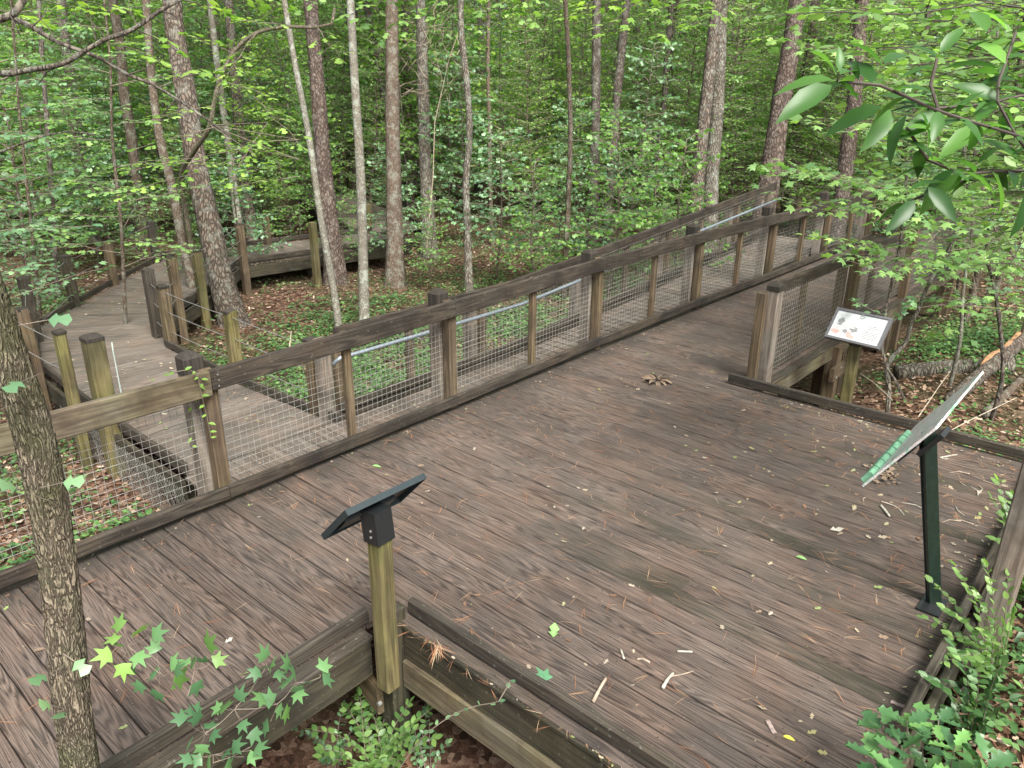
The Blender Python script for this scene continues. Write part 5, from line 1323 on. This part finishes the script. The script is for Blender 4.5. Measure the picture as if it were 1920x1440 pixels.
for i, (x, y) in enumerate([(1655, 1360), (1690, 1400), (1640, 1420), (1700, 1350), (1730, 1390), (1760, 1350), (1790, 1400), (1850, 1430), (1680, 1450), (1740, 1440), (1800, 1450)]):
    D = depth(hb) - hrr.uniform(.25, .7); tip = PD(x, y, D); m1 = (hb + tip) / 2 + [0, 0, .06]
    mb.tube(smooth_line([hb, m1, tip], .05), .003, 5, closed=False)
    for j in range(5):
        an = j * 2.4 + i; d = np.array([math.cos(an), math.sin(an), hrr.uniform(-.1, .7)])
        lc.leaf(tip + d * .008 - [0, 0, .02 * j / 2], d, np.array([hrr.gauss(0, .3), hrr.gauss(0, .3), 1.0]), hrr.uniform(.08, .115))
finish(root, mb, lc, HOLLY, 'leaf_holly')
# green vine over the rail joint
root = empty('climbing_vine', (X0, .12, .2), label='thin green vine climbing over the rail joint', cat='vine'); mb, lc = MB(), LC()
vl = [np.array([-.12, .12, -.6]), np.array([-.05, .12, .2]), np.array([.0, .12, .7]), np.array([.02, -.06, .98]), np.array([-.05, -.06, 1.06]), np.array([-.18, -.05, 1.07]), np.array([-.3, -.05, 1.06])]
v2 = [np.array([0, -.06, 1.02]), np.array([.0, -.07, .9]), np.array([.02, -.06, .7]), np.array([.03, -.05, .55])]
for vv_ in (vl, v2):
    L = smooth_line(vv_, .03); mb.tube(L, .002, 4, closed=False)
    for i, p in enumerate(L):
        if i % 2 and p[2] > .4: lc.leaf(p, np.array([rnd.uniform(-1, 1), rnd.uniform(-1, .2), rnd.uniform(-.3, .4)]), np.array([0, -.6, .8]), rnd.uniform(.035, .055))
finish(root, mb, lc, ELL, 'leaf_bright')

# ------------------------------------------------------------------ logs
def log(name, label, a, b, r0, r1, mat, cat='log'):
    P_ = [np.array(a, float)] + [np.array(a) * (1 - t) + np.array(b) * t + np.array([0, 0, rnd.uniform(-.02, .02)]) for t in (.33, .66)] + [np.array(b, float)]
    mb, L = trunk_mesh(P_, r0, r1, 18, .07, 0, .1); mb.f.append(tuple(reversed(range(18))))
    o = mb.build(name, mat, smooth=True, label=label, cat=cat); return o
g_ = lambda p, dz: (p[0], p[1], gz(p[0], p[1]) + dz)
la, lb_ = PZ(1680, 697, -.55), PZ(1850, 700, -.5)
log('fallen_log', 'long grey fallen log lying across the bank behind the leaning sign', g_(la, .09), g_(lb_ + (lb_ - la) * .25, .10), .10, .11, M['bark_grey'])
lc_, ld_ = PZ(1775, 770, -.5), PZ(1935, 655, -.5)
o = log('broken_trunk', 'broken trunk with a torn orange upper side, propped on the bank', g_(lc_, .06), tuple(np.array(g_(ld_, .30))), .07, .095, M['bark_pine'])
M['torn'] = plain('torn_orange_wood', (.27, .145, .07), .8, var=.6, vs=12, bump=.6)
mb = MB(); a = np.array(g_(lc_, .11)); b = np.array(g_(ld_, .37)); dd = b - a
mb.beam(a + dd * .38 + [-.02, .045, -.005], b + [-.02, .04, .02], .055, .06, ch=.022, wob=.017, seg=16, cap0=.12); ob = mb.build('torn_wood', M['torn']); ob.parent = o; ob.matrix_parent_inverse = Matrix()
mb = MB(); q = PZ(1840, 790, -.5); log('fallen_branch', 'tan fallen branch in the litter beneath the broken trunk', g_(q, .04), g_(PZ(1930, 705, -.5), .06), .05, .04, M['bark_brown'], 'branch')
for (a, b, r_, lab) in (((1612, 708), (1668, 775), .008, 'thin bare stick leaning by the white sign post'), ((1720, 790), (1790, 700), .005, 'thin stick in the litter behind the leaning sign'), ((540, 700), (548, 640), .012, 'short pale broken stub behind the fence rail'), ((1700, 860), (1900, 770), .006, 'long thin twig crossing the kerb near the leaning sign')):
    A, B = PZ(*a, -.4), PZ(*b, -.4)
    if r_ == .012: A, B = PD(*a, 11.0), PD(*b, 11.0); 
    mb = MB(); mb.tube([A + [0, 0, .05], (A + B) / 2 + [0, 0, .12], B + [0, 0, .15]], [r_, r_ * .8, r_ * .5], 6); mb.build('bare_stick', M['twig_pale'], label=lab, cat='stick')

# ------------------------------------------------------------------ litter and ground cover
def on_deck(x, y):
    return (-7.2 < x < 14.3 and -WN - .06 < y < .07) or (XL - .07 < x < XR + .1 and YP - .07 < y < 0) or (.35 < x < 12.3 and .2 < y < 1.5)
pts = []
while len(pts) < 46000:
    r_ = 1.2 + 24 * rng.random() ** 1.35; az = R(rng.uniform(-44, 44)); x, y = CAM[0] + math.sin(YAW + az) * r_, CAM[1] + math.cos(YAW + az) * r_
    if on_deck(x, y): continue
    pts.append((x, y, gz(x, y) + .004 + rng.random() * .02))
pts = np.array(pts); n_ = len(pts)
V, T = leaves(LOBED, pts, rng.normal(size=(n_, 3)) * [1, 1, .25], rng.normal(size=(n_, 3)) * .35 + [0, 0, 1], rng.uniform(.03, .085, n_))
tag(link('leaf_litter', trimesh('leaf_litter', V, T, M['litter'])), 'brown dead leaves carpeting the forest floor', 'litter', kind='stuff')
# pine straw
pp, dv = [], []
while len(pp) < 9000:
    r_ = 1.2 + 9 * rng.random() ** 1.2; az = R(rng.uniform(-44, 44)); x, y = CAM[0] + math.sin(YAW + az) * r_, CAM[1] + math.cos(YAW + az) * r_
    if on_deck(x, y): continue
    pp.append((x, y, gz(x, y) + .01 + rng.random() * .03)); a = rng.uniform(0, 6.28); dv.append((math.cos(a), math.sin(a), rng.normal() * .12))
NEED = (np.array([(0, 0, 0), (.012, .33, .0), (.010, .66, .0), (0, 1, 0), (-.010, .66, .0), (-.012, .33, .0)]) + np.array([(0, 0, 0), (.02, 0, .01), (.03, 0, .01), (0, 0, 0), (.03, 0, .01), (.02, 0, .01)]), np.array([(0, 1, 5), (5, 1, 2), (5, 2, 4), (4, 2, 3)]))
V, T = leaves(NEED, pp, dv, np.tile([0, 0, 1.0], (len(pp), 1)), rng.uniform(.10, .20, len(pp)))
tag(link('pine_straw', trimesh('pine_straw', V, T, M['needle'])), 'loose pine straw on the forest floor', 'pine straw', kind='stuff')
# ground cover plants
BL = [(4.2, 3.6, 2.0, 1.0), (7.0, 3.2, 1.7, .8), (9.5, 2.8, 1.6, .8), (3.2, 3.0, 1.0, .9), (5.2, 5.0, 1.6, .9), (9.6, -2.9, 1.3, 1.0), (-.9, 1.0, 1.3, .8), (.0, 1.0, .8, .8), (-2.0, .9, 1.5, .8), (10.5, -4, 2, .8), (2.7, 5.0, .6, .9),
      (-.3, 4.0, 1.0, .6), (.2, 6.8, 1.0, .7), (2.2, 9.5, 1.4, .6), (6.5, 6.0, .9, .35), (9, 6.0, 1.4, .35), (12, 5.0, 2.5, .8), (12.5, 2.8, 1.5, .8), (-.2, .9, .5, 1.6), (.05, 1.5, .35, 1.4), (3.6, -4.9, .9, .7), (6, -3.6, .6, .3)]
P_, Dd, Nn, Sz = [], [], [], []
tries = 0; cnt = 0
while cnt < 9500 and tries < 400000:
    tries += 1
    r_ = 2.5 + 24 * rng.random() ** 1.1; az = R(rng.uniform(-44, 44)); x, y = CAM[0] + math.sin(YAW + az) * r_, CAM[1] + math.cos(YAW + az) * r_
    if on_deck(x, y) or blocked(x, y, -.3) and not (x > 1.6 and y > 1.6 or y < -1.9 or x < .3): continue
    w = .035 + .22 * max(0, mnoise.noise(Vector((x * .6, y * .6, 9)))) + sum(k * math.exp(-((x - a) ** 2 + (y - b) ** 2) / (r2 * r2 * .5)) for a, b, r2, k in BL)
    w *= .55 + .9 * (mnoise.noise(Vector((x * 2.2, y * 2.2, 4))) + .35)
    if rng.random() > w: continue
    cnt += 1; g = gz(x, y); hh = rng.uniform(.04, .24); k = int(rng.integers(5, 10)); sz = rng.uniform(.04, .075)
    for j in range(k):
        a = rng.uniform(0, 6.28); rr2 = rng.uniform(.01, .10)
        P_.append((x + math.cos(a) * rr2, y + math.sin(a) * rr2, g + hh * rng.uniform(.35, 1))); Dd.append((math.cos(a), math.sin(a), rng.uniform(-.4, .3))); Nn.append((rng.normal() * .3, rng.normal() * .3, 1)); Sz.append(sz * rng.uniform(.7, 1.2))
V, T = leaves(fan_quad(.30), P_, Dd, Nn, Sz)
tag(link('ground_cover', trimesh('ground_cover', V, T, M['leaf_ground'])), 'low green ground cover plants in patches', 'ground cover', kind='stuff')

# needles on the decks
pp, dv, sz = [], [], []
def add_needle(x, y, z, a, l):
    for j in range(rnd.choice((1, 2, 2, 3))):
        b = a + rnd.gauss(0, .16); pp.append((x, y, z + .001 + rnd.random() * .004)); dv.append((math.cos(b), math.sin(b), rnd.uniform(-.01, .02))); sz.append(l * rnd.uniform(.8, 1.1))
for i in range(1500):
    q = rnd.random()
    if q < .40: x, y = rnd.uniform(-4, 13.5), -rnd.random() ** 1.6 * 1.7 - .02
    elif q < .75: x, y = rnd.uniform(XL + .1, XR - .05), rnd.uniform(YP + .1, -.1)
    elif q < .86: x, y = XR - .08 - rnd.random() ** 2 * .9, rnd.uniform(YP + .1, -1.7)
    elif q < .93: x, y = XL - .05 + rnd.uniform(-.05, .07), rnd.uniform(YP, -1.9)
    else: x, y = rnd.uniform(1.5, XR), rnd.uniform(YP + .05, YP + .9)
    z = .001 if not (XL - .11 < x < XL + .03 and y < -1.8) else -.008
    add_needle(x, y, z, rnd.uniform(0, 6.28), rnd.uniform(.06, .15))
for i in range(16): x, y = XL - .045 + rnd.uniform(-.03, .03), -WN - .40 + rnd.uniform(-.06, .06); add_needle(x, y, .0, 3.9 + rnd.gauss(0, .35), .16)
for i in range(500): x, y = rnd.uniform(2, 12), rnd.uniform(.35, 1.35); add_needle(x, y, rz(x) + .001, rnd.uniform(0, 6.28), rnd.uniform(.06, .14))
V, T = leaves((NEED[0] * [.85, 1, 1], NEED[1]), pp, dv, np.tile([0, 0, 1.0], (len(pp), 1)), sz)
tag(link('pine_needles', trimesh('pine_needles', V, T, M['needle'])), 'orange fallen pine needles scattered over the planks', 'pine needles', kind='stuff')
# small fallen leaves and flecks
pp, dv, nn_, sz = [], [], [], []
def fl(x, y, z, s_):
    a = rnd.uniform(0, 6.28); pp.append((x, y, z + .003)); dv.append((math.cos(a), math.sin(a), .08)); nn_.append((rnd.gauss(0, .2), rnd.gauss(0, .2), 1)); sz.append(s_)
for i in range(70): fl(rnd.uniform(-3, 9), rnd.uniform(-1.7, -.05), 0, rnd.uniform(.02, .05))
for i in range(85): fl(rnd.uniform(XL + .1, XR), rnd.uniform(YP + .1, -1.7), 0, rnd.uniform(.02, .055))
for i in range(70): fl(rnd.uniform(2.6, XR - .05), YP + .05 + rnd.random() ** 1.5 * 1.5, 0, rnd.uniform(.02, .06))
for i in range(420): fl(rnd.uniform(XL + .1, XR) if i % 2 else rnd.uniform(-2.5, 8), rnd.uniform(YP + .1, -.05) if i % 2 else rnd.uniform(-1.7, -.05), -.001, rnd.uniform(.006, .014))
for i in range(130): fl(rnd.uniform(-4, 10), -.03 - rnd.random() ** 2 * .16, 0, rnd.uniform(.010, .03))
for i in range(60): fl(rnd.uniform(XL + .05, XR), YP + .02 + rnd.random() ** 2 * .12, 0, rnd.uniform(.010, .03))
for i in range(80): fl(XR - .01 - rnd.random() ** 2 * .2, rnd.uniform(YP, -1.9), 0, rnd.uniform(.012, .035))
for i in range(120): fl(XL - .07 + rnd.random() * .07, rnd.uniform(YP, -1.95), -.012, rnd.uniform(.010, .028))
for i in range(90): fl(rnd.uniform(.8, 1.9), rnd.uniform(1.8, 5.8), LZ, rnd.uniform(.02, .06))
for i in range(60):
    t = rnd.random(); fl(1.8 + 3 * t + rnd.uniform(-.4, .4), 6.8 + 2.7 * t + rnd.uniform(-.4, .4), LZ, rnd.uniform(.02, .06))
for i in range(240): x = rnd.uniform(.6, 12); fl(x, rnd.uniform(.35, 1.35), rz(x), rnd.uniform(.02, .05))
V, T = leaves((np.array(LOBED[0]) * [1, 1, .8], LOBED[1]), pp, dv, nn_, sz)
tag(link('scattered_leaves', trimesh('scattered_leaves', V, T, M['fallen'])), 'small fallen leaves and flecks dotting the planks', 'fallen leaves', kind='stuff')

# single fallen things on the planks
def leaf_thing(name, label, px, py, size, tpl, mat, dirpx, curl=.3, z=.004):
    p = PZ(px, py, z); q = PZ(px + dirpx[0], py + dirpx[1], z); lc = LC(); d = q - p; d[2] = size * curl * .3
    lc.leaf(p, d, np.array([rnd.gauss(0, .15), rnd.gauss(0, .15), 1]), size)
    V0, T0 = tpl; tag(link(name, lc.mesh(name, tpl, M[mat])), label, 'leaf')
leaf_thing('fallen_leaf', 'torn pale green leaf lying on the planks past the black sign', 1037, 1195, .10, LOBED, 'green_leaf', (3, -20))
leaf_thing('fallen_leaf', 'blue green star leaf on the platform kerb', 1030, 1282, .12, STAR, 'blue_leaf', (-12, -14), z=.09)
leaf_thing('fallen_leaf', 'small bright yellow leaf near the outer platform corner', 1468, 1380, .055, ELL, 'yellow_leaf', (22, 8))
leaf_thing('fallen_leaf', 'pale pinkish star leaf on the planks above the black sign', 790, 876, .07, STAR, 'tan_leaf', (-4, -14))
leaf_thing('fallen_leaf', 'slim pale green leaf beside the pale star leaf', 698, 873, .075, ELL, 'green_leaf', (20, 3))
leaf_thing('fallen_leaf', 'cream curled leaf by the near trunk', 62, 1222, .06, ELL, 'tan_leaf', (22, -6))
leaf_thing('fallen_leaf', 'whitish leaf flake on the walkway near the star leaved sapling', 422, 1205, .045, LOBED, 'stick_white', (12, -6))
leaf_thing('fallen_leaf', 'white torn leaf halfway across the platform', 1556, 993, .09, LOBED, 'stick_white', (24, 2))
leaf_thing('fallen_leaf', 'pale green leaf lying near the leaning sign', 1492, 1043, .07, ELL, 'green_leaf', (20, 6))
for (px, py, sx, lab) in ((1438, 1350, (14, 24), 'reddish brown bark chip near the yellow leaf'), (1670, 1315, (26, 10), 'long pale bark strip by the outer kerb')):
    p = PZ(px, py, .006); q = PZ(px + sx[0], py + sx[1], .006); mb = MB(); mb.beam(p, q, .022, .006, ch=.002, wob=.002, seg=6); mb.build('bark_chip', M['barkchip'], label=lab, cat='bark chip')
root = empty('curled_leaves', tuple(PZ(1235, 712, 0)), label='large curled dry brown leaf cluster on the planks in front of the fence', cat='dry leaf'); lc = LC(); c_ = PZ(1232, 716, 0)
for j in range(11):
    a = j * 1.9; lc.leaf(c_ + [math.cos(a) * .03, math.sin(a) * .03, .012], np.array([math.cos(a), math.sin(a), rnd.uniform(.0, 1.1)]), np.array([rnd.gauss(0, .5), rnd.gauss(0, .5), 1]), rnd.uniform(.08, .135))
link('leaves', lc.mesh('leaves', (np.array(LAUREL[0]) * [1.5, 1, 2.2], LAUREL[1]), M['tan_leaf'], origin=root.location), root).location = (0, 0, 0)
for (P2, r_, mt, lab) in (([(1112, 1316), (1124, 1292), (1136, 1272)], .009, 'stick', 'forked grey stick lying on the platform planks'), ([(1243, 1290), (1250, 1276), (1262, 1262)], .009, 'stick_white', 'short pale stick, thickest of the small ones'),
                         ([(1258, 1268), (1280, 1264), (1300, 1258)], .003, 'stick', 'thin twig end touching the short pale stick'), ([(1194, 1236), (1205, 1235), (1218, 1242)], .006, 'stick', 'short curved grey stick'),
                         ([(1164, 1218), (1170, 1235)], .006, 'stick_white', 'short white lichen stick on the planks'), ([(1270, 1221), (1298, 1222)], .006, 'stick_white', 'lichen stick lying on the dark mossy board'),
                         ([(1652, 948), (1668, 968)], .010, 'stick_white', 'pale stick below the leaning sign face'), ([(1652, 940), (1680, 950), (1695, 965)], .004, 'stick_white', 'forked white twig below the leaning sign'), ([(1762, 858), (1795, 852)], .006, 'stick_white', 'pale twig between the leaning sign post and the kerb')):
    L = smooth_line([PZ(x, y, r_ + .001) for x, y in P2], .02); mb = MB(); mb.tube(L, [r_ * (1 - .3 * i / len(L)) for i in range(len(L))], 8, jit=.15); mb.build('fallen_stick', M[mt], smooth=True, label=lab, cat='stick')
root = empty('leaf_pile', tuple(PZ(1655, 895, 0)), label='small crumbled heap of pale dead leaves on the planks beneath the leaning sign', cat='dry leaf'); lc = LC(); c_ = PZ(1655, 893, 0)
for j in range(60):
    lc.leaf(c_ + [rnd.gauss(0, .09), rnd.gauss(0, .045), .006 + rnd.random() * .02], np.array([rnd.uniform(-1, 1), rnd.uniform(-1, 1), rnd.uniform(-.2, .3)]), np.array([rnd.gauss(0, .4), rnd.gauss(0, .4), 1]), rnd.uniform(.03, .06))
link('leaves', lc.mesh('leaves', LOBED, M['tan_leaf']), root)
mb = MB()
for j in range(14):
    x, y = rnd.uniform(2.9, 4.4), rnd.uniform(YP + .1, YP + .9); a = rnd.uniform(0, 6.28); l = rnd.uniform(.06, .2); q = np.array([x, y, .006])
    mb = MB(); mb.tube([q, q + [math.cos(a) * l / 2, math.sin(a) * l / 2, .006], q + [math.cos(a + .3) * l, math.sin(a + .3) * l, .002]], [.004, .003, .0015], 5)
    mb.build('fallen_twig', M['stick_white' if j % 3 == 0 else 'stick'], label='thin twig in the debris drift by the outer kerb', cat='twig', group='twigs in the debris drift behind the leaning sign')
print('tris', sum(len(o.data.polygons) for o in bpy.data.objects if o.type == 'MESH'))
